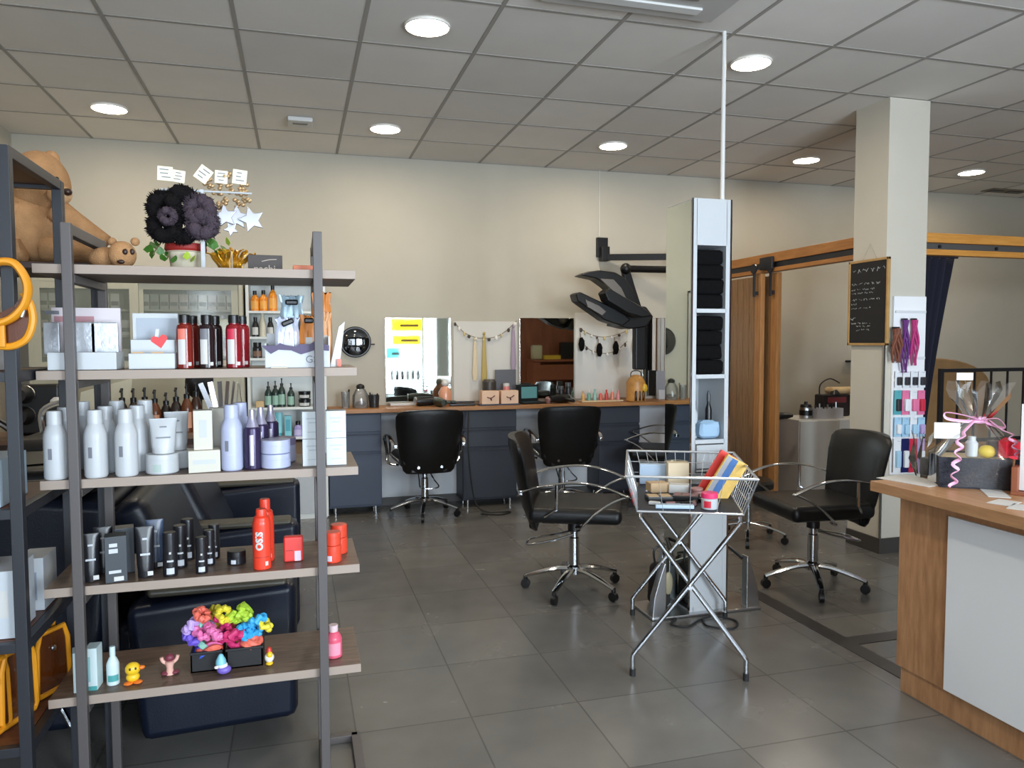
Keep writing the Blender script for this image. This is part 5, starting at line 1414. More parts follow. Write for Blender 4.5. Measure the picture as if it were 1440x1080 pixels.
def sachet(lab, px, py0, py1, Y, m, wpx_, bow=True, tilt=0.0):
    a, b = at(px, py0, Y=Y), at(px, py1, Y=Y); h = a.z - b.z; wd = wpx_ * mpp(a)
    t = thing('gift_sachet', lab, 'sachet', (a.x, Y, max(b.z, SZ[1] + .0075)), tilt, 'gift sachets in the purple banded tray')
    h = a.z - max(b.z, SZ[1] + .0075)
    rn = random.Random(px * 3 + py0); rings = []
    for z, kw, dp in ((0, .92, .008), (.06, .98, .014), (.35, 1.0, .017), (.7, .95, .014), (.84, .82, .009), (.9, .86, .007), (1.0, 1.0, .003)):
        ring = []
        for i in range(16):
            u = -1 + 2 * i / 15; ring.append((wd / 2 * kw * u + rn.uniform(-.001, .001), -dp * (1 - .6 * u ** 4) + rn.uniform(-.0025, .0025), h * z + (rn.uniform(-.005, .005) if z == 1 else 0)))
        for i in range(16):
            u = 1 - 2 * i / 15; ring.append((wd / 2 * kw * u + rn.uniform(-.001, .001), dp * (1 - .6 * u ** 4), h * z))
        rings.append(ring)
    MB().loft(rings).build('bag', m, t, smooth=25)
    MB().box((0, -.0185, h * .45), (wd * .36, .002, h * .22), .0005).build('label', WHITEM, t)
    if bow:
        M_ = Matrix.Rotation(R(-24 if tilt else 0), 4, 'Y'); bw_ = MB()
        bw_.box((0, -.012, h * .9), (wd * .5, .012, .016), .005, 3, rot=Matrix.Rotation(R(-24 if tilt else 0), 4, 'Y')); bw_.build('black_bow', BLACKP, t)
    return t
sachet('pale blue sachet with a black bow, back row of the sachet tray', 410, 416, 510, 2.375, SB, 34)
sachet('silvery lilac sachet with a tilted black bow, front row of the sachet tray', 404, 447, 515, 2.31, SLV, 34, tilt=.05)
sachet('orange sachet at the front right of the sachet tray', 434, 444, 515, 2.312, SO, 26)
sachet('orange and white sachet at the back right of the sachet tray', 452, 412, 510, 2.37, SO, 28, False)
sachet('orange sachet behind the front post in the sachet tray', 456, 440, 512, 2.34, mat('peach_sachet', (214, 160, 116), .4), 20, False)
p = on(393, 519, 1, 2.262)
tag(MB().box((0, 0, .0015), (.045, .022, .003), .0008).build('price_label', mat('cream_label', (232, 226, 200), .6), None, p), 'cream price label lying before the sachet tray', 'label')

# --- third shelf: white shampoo range
def shampoo(lab, px, py, Y, s=1.0, m=PEARL, grp='white shampoo bottles on the third shelf'):
    p = on(px, py, 2, Y)
    t = thing('shampoo_bottle', lab, 'bottle', p, face(p), grp)
    h = .196 * s; r = .031 * s
    MB().lathe([(r * .9, 0), (r, .006), (r, h * .6), (r * .97, h * .66), (r * .78, h * .75), (r * .66, h * .79), (r * .64, h * .81)], n=26).build('body', m, t)
    MB().lathe([(r * .68, h * .8), (r * .66, h * .985), (r * .6, h), (0, h)], n=24).build('cap', m, t)
    MB().patch((0, 0, 0), r * 1.003, R(-128), R(-108), h * .30, h * .46, 4, t=.0003).build('print', PGREY, t)
    MB().patch((0, 0, 0), r * 1.003, R(-120), R(-70), h * .24, h * .255, 5, t=.0003).build('print', mat('print_pale', (186, 190, 196), .5), t)
    MB().patch((0, 0, 0), r * 1.003, R(-96), R(-84), h * .52, h * .56, 3, t=.0003).build('print', mat('print_pale', (186, 190, 196), .5), t)
    return t
for px, py, nm in ((80, 678, 'leftmost'), (136, 672, 'second'), (179, 670, 'third')):
    shampoo('white shampoo bottle in the front row of the third shelf, %s of three' % nm, px, py, 2.278, .94)
for px, py, nm in ((95, 670, 'behind the leftmost front bottle'), (151, 665, 'behind the second front bottle'), (195, 662, 'behind the third front bottle')):
    shampoo('white shampoo bottle on the third shelf, %s' % nm, px, py, 2.355, .96)
for px, nm in ((118, 'third row, beside the front post'), (166, 'third row, behind the second pair'), (206, 'third row, behind the third pair')):
    shampoo('white shampoo bottle on the third shelf, %s' % nm, px, 655, 2.45)


def jar(lab, p, r, h, m, lidm, lid=.35, grp=None, lab_m=None):
    t = thing('cream_jar', lab, 'jar', p, face(Vector(p)), grp); hb = h * (1 - lid)
    MB().lathe([(r * .92, 0), (r, h * .06), (r, hb)], n=26).build('body', m, t)
    MB().lathe([(r * .985, hb), (r * 1.0, hb + h * .03), (r * .985, h * .97), (r * .94, h), (0, h)], n=26).build('lid', lidm, t)
    if lab_m: MB().patch((0, 0, 0), r * 1.004, R(-125), R(-95), hb * .2, hb * .75, 4, t=.0003).build('label', lab_m, t)
    return t


def squeeze(lab, p, w, h, m, capm, grp=None, pr=None, cap=.16, tilt=0.0, prc=True):
    t = thing('squeeze_tube', lab, 'tube', p, face(Vector(p)) + tilt, grp); hc = h * cap
    def el(a, b, z): return [(a * math.cos(q * PI / 10), b * math.sin(q * PI / 10), z) for q in range(20)]
    MB().loft([el(w * .40, w * .40, hc), el(w * .43, w * .38, hc + h * .1), el(w * .47, w * .26, h * .7), el(w * .5, w * .06, h * .95), el(w * .5, w * .05, h)]).build('body', m, t)
    MB().lathe([(w * .38, 0), (w * .4, h * .01), (w * .4, hc), (0, hc)], n=22).build('cap', capm, t)
    if pr:
        for z0, z1, k in ((.75, .79, .25), (.45, .49, .5)):
            zm = (z0 + z1) / 2; q_ = (zm - cap - .1) / (.6 - cap) if zm < .7 else 1 + (zm - .7) / .25
            yf = -w * (.38 - .12 * q_ if q_ < 1 else .26 - .20 * (q_ - 1)) - .0012
            MB().box((0, yf, h * (z0 + z1) / 2), (w * k, .0012, h * (z1 - z0))).build('print', pr, t)
    return t


pj = on(229, 667, 2, 2.30); jar('white cream jar at the front of the third shelf, under a tube', pj, .043, .055, PEARL, PEARL, .3, 'white cream jars', mat('print_greenish', (170, 186, 180), .5))
squeeze('white squeeze tube standing on the front white cream jar', (pj.x + .004, pj.y, pj.z + .0555), .072, .098, PEARL, PEARL, 'white squeeze tubes', PGREY, .1)
pj = on(252, 660, 2, 2.385); jar('white cream jar behind the front one on the third shelf', pj, .04, .052, PEARL, PEARL, .3, 'white cream jars')
squeeze('white squeeze tube standing on the rear white cream jar', (pj.x - .004, pj.y, pj.z + .0525), .066, .112, PEARL, PEARL, 'white squeeze tubes', PGREY, .1)
tan = on(288, 664, 2, 2.3)
carton('product_box', 'low ivory box on the third shelf, under a taller ivory box', 'box', tan, (.084, .07, .062), IVORY, face(tan), prints=[(mat('print_pale', (186, 190, 196), .5), 0, .03, .06, .012)])
carton('product_box', 'tall ivory box standing on the low ivory box', 'box', (tan.x - .002, tan.y, tan.z + .0625), (.05, .045, .112), IVORY, face(tan), prints=[(mat('print_pale', (186, 190, 196), .5), 0, .06, .02, .05)])
p = on(309, 656, 2, 2.40); carton('product_box', 'tall ivory box behind the stacked pair on the third shelf', 'box', p, (.05, .045, .172), IVORY, face(p))
shampoo('lavender shampoo bottle at the front of the third shelf', 327, 664, 2.295, .96, LAV, 'lavender bottles on the third shelf')
shampoo('lavender shampoo bottle behind the front lavender one', 339, 657, 2.37, .96, LAV, 'lavender bottles on the third shelf')
for px, Y, lab in ((356, 2.295, 'violet metallic spray bottle with a clear cap at the front of the third shelf'), (368, 2.37, 'violet metallic spray bottle behind the front one'), (382, 2.45, 'violet metallic spray bottle at the back, under the teal cabinet shelf')):
    p = on(px, 662, 2, Y)
    t = thing('spray_bottle', lab, 'bottle', p, face(p), 'violet spray bottles')
    MB().lathe([(.022, 0), (.0235, .004), (.0235, .115), (.019, .122)], n=24).build('body', VIO, t)
    MB().lathe([(.019, .12), (.014, .135), (.009, .155), (.008, .172), (0, .173)], n=20).build('spray_head', mat('silver_lilac', (176, 172, 192), .25, .5), t)
    MB().patch((0, 0, 0), .0237, R(-110), R(-84), .012, .1, 5).build('label', mat('silver_print', (176, 172, 184), .3, .6), t)
pj = on(388, 661, 2, 2.305)
jar('lavender cream jar on the third shelf, lower of two stacked', pj, .042, .042, LAV, LAV, .4, 'lavender jars')
jar('lavender cream jar on the third shelf, upper of two stacked', (pj.x, pj.y, pj.z + .0425), .042, .04, LAV, LAV, .4, 'lavender jars')
pj = on(398, 655, 2, 2.41); jar('lavender cream jar behind the stacked pair', pj, .04, .075, LAV, mat('violet_lid', (140, 132, 170), .4), .3, 'lavender jars')
WBX = mat('white_carton', (204, 210, 213), .45); GLN = mat('print_grey_line', (180, 190, 194), .5)
for k, (px, nm) in enumerate(((440, 'left'), (473, 'right'))):
    for j, pos in enumerate(('lower', 'upper')):
        p = on(px, 655, 2, 2.315 + .0 * k)
        carton('product_box', 'white carton at the right end of the third shelf, %s of the %s pair' % (pos, nm), 'box', (p.x, p.y, p.z + j * .0815), (.058, .055, .081), WBX, face(p) * .3, None, 'white cartons at the right of the third shelf', [(GLN, 0, .06, .036, .004), (GLN, 0, .048, .022, .004), (GLN, 0, .02, .03, .003)])

# --- fourth shelf: black range and red range
BT = mat('black_tube', (30, 30, 34), .28); BT2 = mat('blue_black_tube', (62, 76, 100), .3); STK = WHITEM
CHARB = mat('charcoal_carton', (54, 60, 66), .45); LPR = mat('print_light', (196, 200, 206), .5)
def o4(px, py, Y): return on(px, py, 3, Y)
def sticker(t, w, h, y, z=.01): MB().box((w, y, z), (.014, .0012, .012)).build('price_sticker', STK, t)
for px, py, Y, w, h, m, lab in ((128, 803, 2.30, .05, .132, BT, 'black squeeze tube at the left of the fourth shelf beside the post'), (146, 792, 2.375, .05, .132, BT, 'black squeeze tube behind the leftmost one on the fourth shelf'),
                                (205, 808, 2.30, .05, .142, BT, 'black squeeze tube in the middle of the fourth shelf, right of the charcoal box'), (219, 795, 2.385, .048, .142, BT2, 'blue grey squeeze tube behind the middle black tube')):
    t = squeeze(lab, o4(px, py, Y), w, h, m, BT, 'black squeeze tubes', LPR, .14); MB().box((.012, -w * .40, .012), (.014, .0016, .012)).build('price_sticker', STK, t)
p = o4(164, 815, 2.285); t = carton('product_box', 'charcoal carton with pale print at the front of the fourth shelf', 'box', p, (.054, .05, .128), CHARB, face(p), prints=[(LPR, -.006, .104, .02, .01), (LPR, -.006, .088, .022, .012), (LPR, -.003, .03, .03, .008), (WHITEM, .006, .01, .024, .012)])
p = o4(176, 795, 2.37); carton('product_box', 'charcoal carton behind the front charcoal one', 'box', p, (.05, .05, .13), CHARB, face(p))
def stick(lab, px, py, Y, r, h, grp):
    p = o4(px, py, Y); t = thing('styling_bottle', lab, 'bottle', p, face(p), grp)
    MB().lathe([(r * .95, 0), (r, .003), (r, h * .5), (r * .96, h * .51), (r * .96, h * .97), (r * .85, h), (0, h)], n=22).build('body', BT, t)
    MB().patch((0, 0, 0), r * 1.005, R(-120), R(-60), h * .06, h * .2, 5).build('label', LPR, t)
    MB().patch((0, 0, 0), r * 1.005, R(-115), R(-65), h * .34, h * .38, 5).build('print', LPR, t)
    MB().patch((0, 0, 0), r * 1.005, R(-98), R(-82), h * .52, h * .57, 3).build('print', WHITEM, t)
for px, py, Y, nm in ((240, 810, 2.29, 'front'), (254, 800, 2.37, 'middle'), (265, 790, 2.45, 'rear')):
    stick('taller black cylinder bottle on the fourth shelf, %s of its file' % nm, px, py, Y, .0195, .124, 'tall black cylinder bottles')
for px, py, Y, nm in ((284, 808, 2.29, 'front'), (295, 800, 2.37, 'middle'), (302, 792, 2.44, 'rear')):
    stick('shorter black cylinder bottle on the fourth shelf, %s of its file' % nm, px, py, Y, .0165, .104, 'short black cylinder bottles')
jar('small black wax jar on the fourth shelf left of the red cans', o4(333, 795, 2.36), .027, .04, BT, BLACKP, .45, None, LPR)
ORR = mat('orange_red_can', (228, 66, 44), .3)
for px, py, Y, lab in ((369, 801, 2.29, 'red hair spray can with white lettering at the front of the fourth shelf'), (374, 792, 2.37, 'red hair spray can just behind the front red can')):
    p = o4(px, py, Y); t = thing('spray_can', lab, 'spray can', p, face(p), 'red hair spray cans')
    h = .175 if px == 369 else .188; r = .0255
    MB().lathe([(r * .94, 0), (r, .003), (r, .13), (r * .96, .138), (r * .9, .142)], n=26).build('body', ORR, t)
    MB().lathe([(r * .9, .142), (r * .88, .15), (r * .62, .156), (r * .6, h - .003), (r * .54, h), (0, h)], n=24).build('cap', ORR, t)
    if px == 369:
        # lettering bent round the can, reading upwards
        mb = text_mb('OSIS', .027, T(0, 0, 0), .0005, .0014)
        mb.xform(Matrix.Rotation(-PI / 2, 4, 'Y'))
        for v in mb.bm.verts:
            a = -PI / 2 - .25 + v.co.x / r; rr_ = r + .0006 - v.co.y
            v.co = Vector((rr_ * math.cos(a), rr_ * math.sin(a), v.co.z + .085))
        mb.build('lettering', WHITEM, t)
    MB().patch((0, 0, 0), r * 1.005, R(-70), R(-50), .012, .024).build('price_sticker', WHITEM, t)
    MB().patch((0, 0, 0), r * 1.003, R(-140), R(-40), .036, .0375, t=.0003).build('print_line', mat('dark_red_line', (150, 34, 26), .4), t)
CORAL = mat('coral_carton', (226, 64, 58), .4)
p = o4(413, 787, 2.34); t = thing('coral_box', 'rounded coral red box with a pale sticker on the fourth shelf', 'box', p, face(p)); MB().box((0, 0, .038), (.056, .03, .076), .006, 3).build('box', CORAL, t); MB().box((.012, -.0155, .018), (.018, .0014, .03)).build('sticker', mat('pale_lilac_sticker', (222, 206, 222), .5), t); MB().box((-.012, -.0155, .035), (.02, .0014, .002)).build('print_line', mat('dark_red_line', (150, 34, 26), .4), t)
ORJ = mat('orange_red_jar', (222, 72, 48), .35)
for k, (px, py, Y, nm) in enumerate(((468, 795, 2.30, 'front'), (477, 785, 2.39, 'rear'))):
    p = o4(px, py, Y)
    jar('red wax jar at the right end of the fourth shelf, lower of the %s stack' % nm, p, .026, .05, ORJ, ORJ, .4, 'red wax jars', mat('pale_lilac_sticker', (222, 206, 222), .5))
    jar('red wax jar at the right end of the fourth shelf, upper of the %s stack' % nm, (p.x, p.y, p.z + .0505), .025, .04, ORJ, ORJ, .4, 'red wax jars')

# --- fifth shelf
AQ = mat('aqua_white', (206, 224, 226), .4); AQT = mat('aqua_teal', (80, 160, 160), .4)
p = on(110, 944, 4, 2.30); carton('product_box', 'tall aqua and white box left of the front post on the lowest shelf', 'box', p, (.025, .05, .112), AQ, face(p))
p = on(132, 945, 4, 2.305); carton('product_box', 'tall aqua and white box right of the front post on the lowest shelf', 'box', p, (.032, .05, .118), AQ, face(p) - .3, prints=[(AQT, 0, .006, .03, .012), (mat('aqua_line', (150, 196, 200), .4), -.004, .06, .006, .07)])
p = on(159, 945, 4, 2.31); t = bottle('slim white and aqua spray bottle on the lowest shelf', p, .108, .0165, AQ, AQ, None, None, .68, .42, caph=.24, facing=face(p)); MB().patch((0, 0, 0), .0167, R(-140), R(-40), .012, .03).build('aqua_band', AQT, t)
p = on(469, 906, 4, 2.33); t = bottle('pink bottle with a pale cap at the right end of the lowest shelf', p, .098, .026, mat('pink_bottle', (222, 92, 118), .3), mat('pale_pink_cap', (222, 196, 200), .4), mat('pink_label', (236, 150, 170), .5), None, .7, .5, caph=.2, facing=face(p))
# toy figures: plain generic toys
def toy(lab, px, py, Y, cat='toy'):
    p = on(px, py, 4, Y); return thing('toy_figure', lab, cat, p, face(p), 'small toy figures on the lowest shelf')
TY = mat('toy_yellow', (240, 196, 40), .4); TO = mat('toy_orange', (230, 120, 40), .4); TP = mat('toy_pink', (226, 176, 160), .45); TM = mat('toy_maroon', (120, 52, 66), .5); TB = mat('toy_sky', (130, 196, 214), .4); TV = mat('toy_violet', (120, 100, 190), .4); TW = mat('toy_white', (232, 230, 224), .4); TR = mat('toy_red', (196, 60, 46), .4)
t = toy('yellow toy chick with an orange beak at the left of the lowest shelf', 187, 955, 2.30)
MB().ball((0, 0, .018), (.018, .015, .014), 16).build('body', TY, t); MB().ball((0, -.003, .042), (.02, .017, .019), 18).build('head', TY, t); MB().ball((.022, -.008, .044), (.01, .007, .006), 12).build('beak', TO, t)
for s in (-1, 1): MB().ball((s * .012, -.008, .004), (.013, .012, .005), 12).build('foot', TO, t); MB().ball((s * .007, -.018, .047), (.003, .002, .004), 8).build('eye', BLACKP, t)
t = toy('pink and maroon toy with raised arms on the lowest shelf', 239, 942, 2.33)
MB().lathe([(0, 0), (.012, .001), (.009, .02), (.014, .04), (0, .044)], n=16).build('body', TP, t); MB().ball((0, 0, .05), (.013, .012, .012), 14).build('head', TM, t)
for s in (-1, 1): MB().tube(bez([(s * .008, 0, .034), (s * .018, 0, .042), (s * .022, 0, .054)], 4), .005, 8).build('arm', TP, t); MB().ball((s * .013, 0, .006), (.012, .012, .006), 12).build('foot', TM, t)
t = toy('sky blue and violet toy before the black bins on the lowest shelf', 313, 941, 2.29)
MB().ball((.004, 0, .013), (.02, .016, .013), 16).build('violet_base', TV, t); MB().ball((0, 0, .026), (.015, .013, .01), 14).build('white_body', TW, t); MB().lathe([(.015, 0), (.014, .01), (.006, .026), (0, .03)], (-.004, 0, .032), n=16).build('sky_hat', TB, t); MB().ball((-.016, -.004, .024), (.007, .006, .005), 10).build('arm', TW, t)
t = toy('white and yellow toy bird with a red crest on the lowest shelf', 379, 938, 2.32)
MB().ball((0, 0, .022), (.014, .013, .015), 16).build('body', TW, t); MB().ball((.001, -.006, .032), (.009, .009, .01), 14).build('yellow_front', TY, t); MB().lathe([(.009, 0), (.007, .012), (0, .02)], (0, 0, .037), n=14).build('red_crest', TR, t); MB().ball((0, -.003, .005), (.011, .012, .0055), 12).build('yellow_foot', TY, t)
# bins of scrunchies
BIN = mat('black_bin', (26, 26, 28), .6)
def bin_(lab, pa, pb, Y, h):
    xa, xb = on(pa, 930, 4, Y).x, on(pb, 930, 4, Y).x; w = xb - xa; d = .13
    t = thing('black_bin', lab, 'bin', ((xa + xb) / 2, Y + .05, SZ[4] + .0005)); mb = MB()
    for s in (-1, 1): mb.box((s * (w / 2 - .002), 0, h / 2), (.004, d, h)); mb.box((0, s * (d / 2 - .002), h / 2), (w, .004, h))
    mb.box((0, 0, .002), (w, d, .004)); mb.box((0, -d / 2, h - .004), (w + .004, .006, .008), .002); mb.build('bin', BIN, t); return (xa + xb) / 2, w, d
b1 = bin_('left black bin of bright hair ties on the lowest shelf', 269, 313, 2.335, .06); b2 = bin_('right black bin of bright hair ties on the lowest shelf', 319, 370, 2.335, .06)
cols = [('violet', (110, 86, 200)), ('pink', (232, 120, 176)), ('yellow', (232, 214, 60)), ('magenta', (206, 50, 110)), ('sky blue', (60, 170, 226)), ('cobalt', (40, 80, 190)), ('lime', (176, 210, 60)), ('coral', (230, 110, 90)), ('mint', (150, 210, 190)), ('lilac', (190, 160, 220))]
HM = [mat('tie_' + n.replace(' ', '_'), c, .55, bump=.3, bscale=90) for n, c in cols]
def scrunchie(lab, c, r, m, tilt, grp, tr=.012):
    mb = MB(); P = []; rad = []
    n = 36
    for i in range(n):
        a = 2 * PI * i / n; rr = r * (1 + .08 * math.sin(7 * a)); P.append((rr * math.cos(a), rr * math.sin(a), .004 * math.sin(5 * a))); rad.append(tr * (1 + .25 * math.sin(11 * a + 1)))
    mb.tube(P, rad, 8, closed=True)
    o = mb.build('hair_scrunchie', m, None, c); o.rotation_euler = tilt
    return tag(o, lab, 'scrunchie', grp)
spots = [(269, 896, 0), (284, 890, 1), (300, 888, 1), (316, 890, 3), (268, 880, 9), (282, 876, 8), (298, 874, 2), (312, 872, 3), (327, 884, 5), (300, 862, 2), (316, 864, 2), (284, 864, 7), (332, 868, 6), (345, 860, 6), (346, 888, 4), (358, 884, 4), (362, 872, 4), (352, 874, 5), (338, 880, 7), (371, 876, 2), (330, 894, 3), (290, 880, 9)]
rnd = random.Random(11)
used = {}
for px, py, ci in spots:
    Yq = 2.35 + .085 * rnd.random() * (1 if py < 885 else .5); p = at(px, py, Y=Yq)
    nm = cols[ci][0]; k = used.get(nm, 0); used[nm] = k + 1
    side = ('far left', 'left', 'middle', 'right', 'far right')[min(4, int((px - 262) / 24))]; lev = 'top' if py < 868 else ('upper part' if py < 880 else 'rim')
    scrunchie('%s scrunchie at the %s of the pile over the black bins, %s' % (nm, lev, side), p, .017 + .006 * rnd.random(), HM[ci], (rnd.uniform(-.9, .9), rnd.uniform(-.9, .9), rnd.uniform(0, 3)), 'bright scrunchies over the black bins', .0085 + .003 * rnd.random())
pl = thing('scrunchie_heap', 'heap of mixed bright scrunchies filling the two black bins', 'scrunchies', (0, 0, 0)); pl['kind'] = 'stuff'
for (cx_, w, d) in (b1, b2):
    for i in range(9):
        mb = MB(); a = rnd.uniform(0, 6); c = Vector((cx_ + rnd.uniform(-.5, .5) * (w - .05), 2.385 + rnd.uniform(-.04, .03), SZ[4] + .052 + rnd.uniform(-.008, .018)))
        P = [c + Vector((.019 * math.cos(2 * PI * q / 20), .019 * math.sin(2 * PI * q / 20), .006 * math.sin(2 * PI * q / 10 + a))) for q in range(20)]
        mb.tube(P, .010, 7, closed=True).build('heap_piece', HM[rnd.randrange(10)], pl)

# ================================================================ TOP SHELF
TEDDY = mat('teddy_fur', (176, 134, 94), .95, var=.12, scale=25, bump=.5, bscale=260, spec=.1); TEDDYL = mat('teddy_muzzle', (196, 158, 118), .95, var=.1, scale=25, bump=.4, bscale=260, spec=.1); NOSE = mat('teddy_nose', (48, 26, 20), .4)
YT = 2.42
def tp(x, y, Y=YT): return at(x, y, Y=Y)
t = thing('teddy_bear', 'large tan teddy bear sitting at the left behind the black rack', 'teddy bear', (0, 0, 0))
BZ_ = 1.6405; YB = 2.80; zt = SZ[0]
s_ = mpp(tp(60, 290, YB))
c = tp(46, 318, YB)
MB().ball((c.x, YB, BZ_ + 54 * s_), (46 * s_, .115, 54 * s_), 24).build('body', TEDDY, t, smooth=80)
c = tp(56, 260, 2.78); MB().ball(c, (38 * s_, .10, 46 * s_), 24).build('head', TEDDY, t, smooth=80)
c = tp(84, 274, 2.70); MB().ball(c, (15 * s_, .035, 13 * s_), 18).build('muzzle', TEDDYL, t, smooth=80)
MB().ball(tp(95, 270, 2.675), (6 * s_, .014, 5 * s_), 12).build('nose', NOSE, t)
for x in (62, 80): MB().ball(tp(x, 252, 2.68), (3 * s_, .007, 3.4 * s_), 10).build('eye', BLACKP, t)
for x, y in ((28, 228), (72, 224)): MB().ball(tp(x, y, 2.80), (11 * s_, .025, 12 * s_), 14).build('ear', TEDDY, t, smooth=80)
def limb(pts, r0, r1, Y):
    P = bez([tp(x, y, Y) for x, y in pts], 5); n = len(P)
    rad = [(r0 + (r1 - r0) * i / (n - 1)) * s_ * (1 if 0 < i < n - 1 else .55) for i in range(n)]
    P = [Vector((p.x, p.y, max(p.z, BZ_ + r_ + .001))) for p, r_ in zip(P, rad)]
    MB().tube(P, rad, 14).build('limb', TEDDY, t, smooth=80)
limb([(76, 292), (100, 310), (128, 330), (150, 345)], 17, 13, 2.72)
limb([(26, 285), (18, 315), (30, 340)], 13, 11, 2.72)
limb([(56, 350), (95, 352), (138, 354)], 19, 17, 2.74)
limb([(36, 352), (20, 356), (4, 358)], 17, 14, 2.70)
s_ = mpp(tp(170, 355, 2.42))
t = thing('teddy_bear', 'small round tan teddy face right of the large bear on the top shelf', 'teddy bear', (0, 0, 0))
c = tp(172, 354, 2.37); rr_ = 19 * s_
MB().ball((c.x, 2.37, zt + rr_ + .001), (18 * s_, .032, rr_), 20).build('head', TEDDY, t, smooth=80)
MB().ball((c.x - .05, 2.42, zt + .034), (.05, .035, .033), 16).build('body', TEDDY, t, smooth=80)
for x in (176, 186): MB().ball(tp(x, 354, 2.339 if x == 176 else 2.35), (3.4 * s_, .006, 4.2 * s_), 10).build('eye', NOSE, t)
MB().ball(tp(170, 368, 2.342), (5 * s_, .006, 3 * s_), 10).build('mouth', NOSE, t)
for x in (158, 190): MB().ball(tp(x, 340, 2.39), (6 * s_, .012, 6 * s_), 10).build('ear', TEDDY, t, smooth=80)

# potted ivy
p = tp(262, 372, 2.47); t = thing('potted_ivy', 'ivy in a pale pot with a red rim under the black scrunchies', 'potted plant', (p.x, 2.47, zt + .0005))
MB().lathe([(.042, 0), (.05, .06), (.055, .062), (.055, .07), (.046, .07)], n=24).build('pot', mat('pale_pot', (206, 196, 172), .7), t)
MB().lathe([(.054, .062), (.06, .07), (.058, .086), (.045, .088), (0, .085)], n=24).build('red_wrap', mat('red_wrap', (150, 40, 36), .5), t)
IV = mat('ivy_leaf', (62, 110, 36), .45, var=.3, scale=20); IVL = mat('ivy_leaf_pale', (160, 186, 60), .45)
rnd = random.Random(5)
lf = MB(); lf2 = MB()
def leaf(mb, c, sz, a, b):
    M = Matrix.Translation(c) @ Matrix.Rotation(a, 4, 'Z') @ Matrix.Rotation(b, 4, 'X')
    pts = [(0, 0, 0), (.5, .02, .35), (.35, 0, .8), (0, .05, 1.1), (-.35, 0, .8), (-.5, .02, .35)]
    vs = [M @ Vector((x * sz, y * sz, z * sz)) for x, y, z in pts] + [M @ Vector((x * sz * .98, y * sz + .0012, z * sz)) for x, y, z in pts]
    mb.raw(vs, [(0, 1, 2, 3), (0, 3, 4, 5), (6, 9, 8, 7), (6, 11, 10, 9)] + [(i, (i + 1) % 6, (i + 1) % 6 + 6, i + 6) for i in range(6)])
for px, py in ((207, 356), (213, 364), (219, 350), (226, 360), (232, 368), (238, 362), (224, 348), (242, 370), (300, 352), (306, 362), (312, 358), (296, 345), (310, 370), (286, 350), (318, 352)):
    q = tp(px, py, 2.44 + rnd.uniform(-.03, .03)) - Vector((p.x, 2.47, zt)); q.z = max(q.z, .012); leaf(lf, q, rnd.uniform(.022, .032), rnd.uniform(-1, 1), rnd.uniform(-.9, .9))
for px, py in ((262, 366), (322, 346), (316, 362), (268, 369)):
    q = tp(px, py, 2.40) - Vector((p.x, 2.47, zt)); q.z = max(q.z, .012); leaf(lf2, q, .024, rnd.uniform(-1, 1), rnd.uniform(-.6, .6))
lf.build('foliage', IV, t, smooth=0); lf2.build('pale_foliage', IVL, t, smooth=0)
st = MB()
for px, py in ((215, 358), (235, 364), (305, 356)):
    q = tp(px, py, 2.44) - Vector((p.x, 2.47, zt)); st.tube(bez([(0, -.02, .08), (q.x * .5, q.y * .5 - .01, .11), (q.x, q.y, max(.02, q.z))], 5), .002, 6)
st.build('stem', mat('ivy_stem', (90, 90, 40), .6), t)
# scrunchie stand with price cards
p = tp(286, 372, 2.40)
t = thing('scrunchie_stand', 'slim white stand holding the fluffy and silver hair ties on the top shelf', 'display stand', (p.x, 2.40, zt + .0005))
MB().box((0, 0, .12), (.012, .006, .24), .001).build('upright', WHITE, t); MB().box((0, 0, .0015), (.04, .05, .003), .001).build('base', WHITE, t)
MB().cyl((-.11, .0, .235), (.14, .0, .235), .003, n=8).build('cross_bar', WHITE, t); MB().cyl((-.1, .0, .16), (.13, .0, .16), .003, n=8).build('cross_bar', WHITE, t)
FL = mat('black_fluff', (22, 20, 21), .95, bump=.7, bscale=150, spec=.1); FL2 = mat('grey_fluff', (74, 64, 72), .95, bump=.7, bscale=150, spec=.1)
def fluffy(lab, px, py, Y, rp, m):
    c = tp(px, py, Y); r = rp * mpp(c); mb = MB(); rn = random.Random(px)
    for i in range(10):
        a = 2 * PI * i / 10; mb.ball((r * .62 * math.cos(a), rn.uniform(-.01, .01), r * .62 * math.sin(a)), r * .46, 12, jit=.13)
    for i in range(260):
        a = rn.uniform(0, 2 * PI); e = rn.uniform(-1.2, 1.2); n_ = Vector((math.cos(a) * math.cos(e), math.sin(e), math.sin(a) * math.cos(e))); q = Vector((r * .62 * math.cos(a), 0, r * .62 * math.sin(a))) + n_ * r * .36
        mb.tube([q, q + n_ * r * .2 + Vector((rn.uniform(-.2, .2), rn.uniform(-.2, .2), rn.uniform(-.2, .2))) * r * .4], [r * .05, r * .008], 4, caps=False)
    o = tag(mb.build('fluffy_scrunchie', m, None, c, smooth=80), lab, 'scrunchie', 'fluffy scrunchies on the stand'); return o
fluffy('black fluffy scrunchie at the upper left of the stand', 230, 291, 2.37, 22, FL)
fluffy('black fluffy scrunchie at the lower left of the stand', 231, 318, 2.37, 22, FL)
fluffy('black fluffy scrunchie in the lower middle of the stand', 258, 318, 2.40, 24, FL)
fluffy('black fluffy scrunchie in the upper middle of the stand', 256, 288, 2.40, 25, FL)
fluffy('dark grey fluffy scrunchie at the right of the black ones, upper', 281, 295, 2.38, 21, FL2)
fluffy('dark grey fluffy scrunchie at the right of the black ones, lower', 285, 315, 2.37, 21, FL2)
fluffy('small dark grey fluffy scrunchie in front on the black ones', 236, 304, 2.335, 12, FL2)
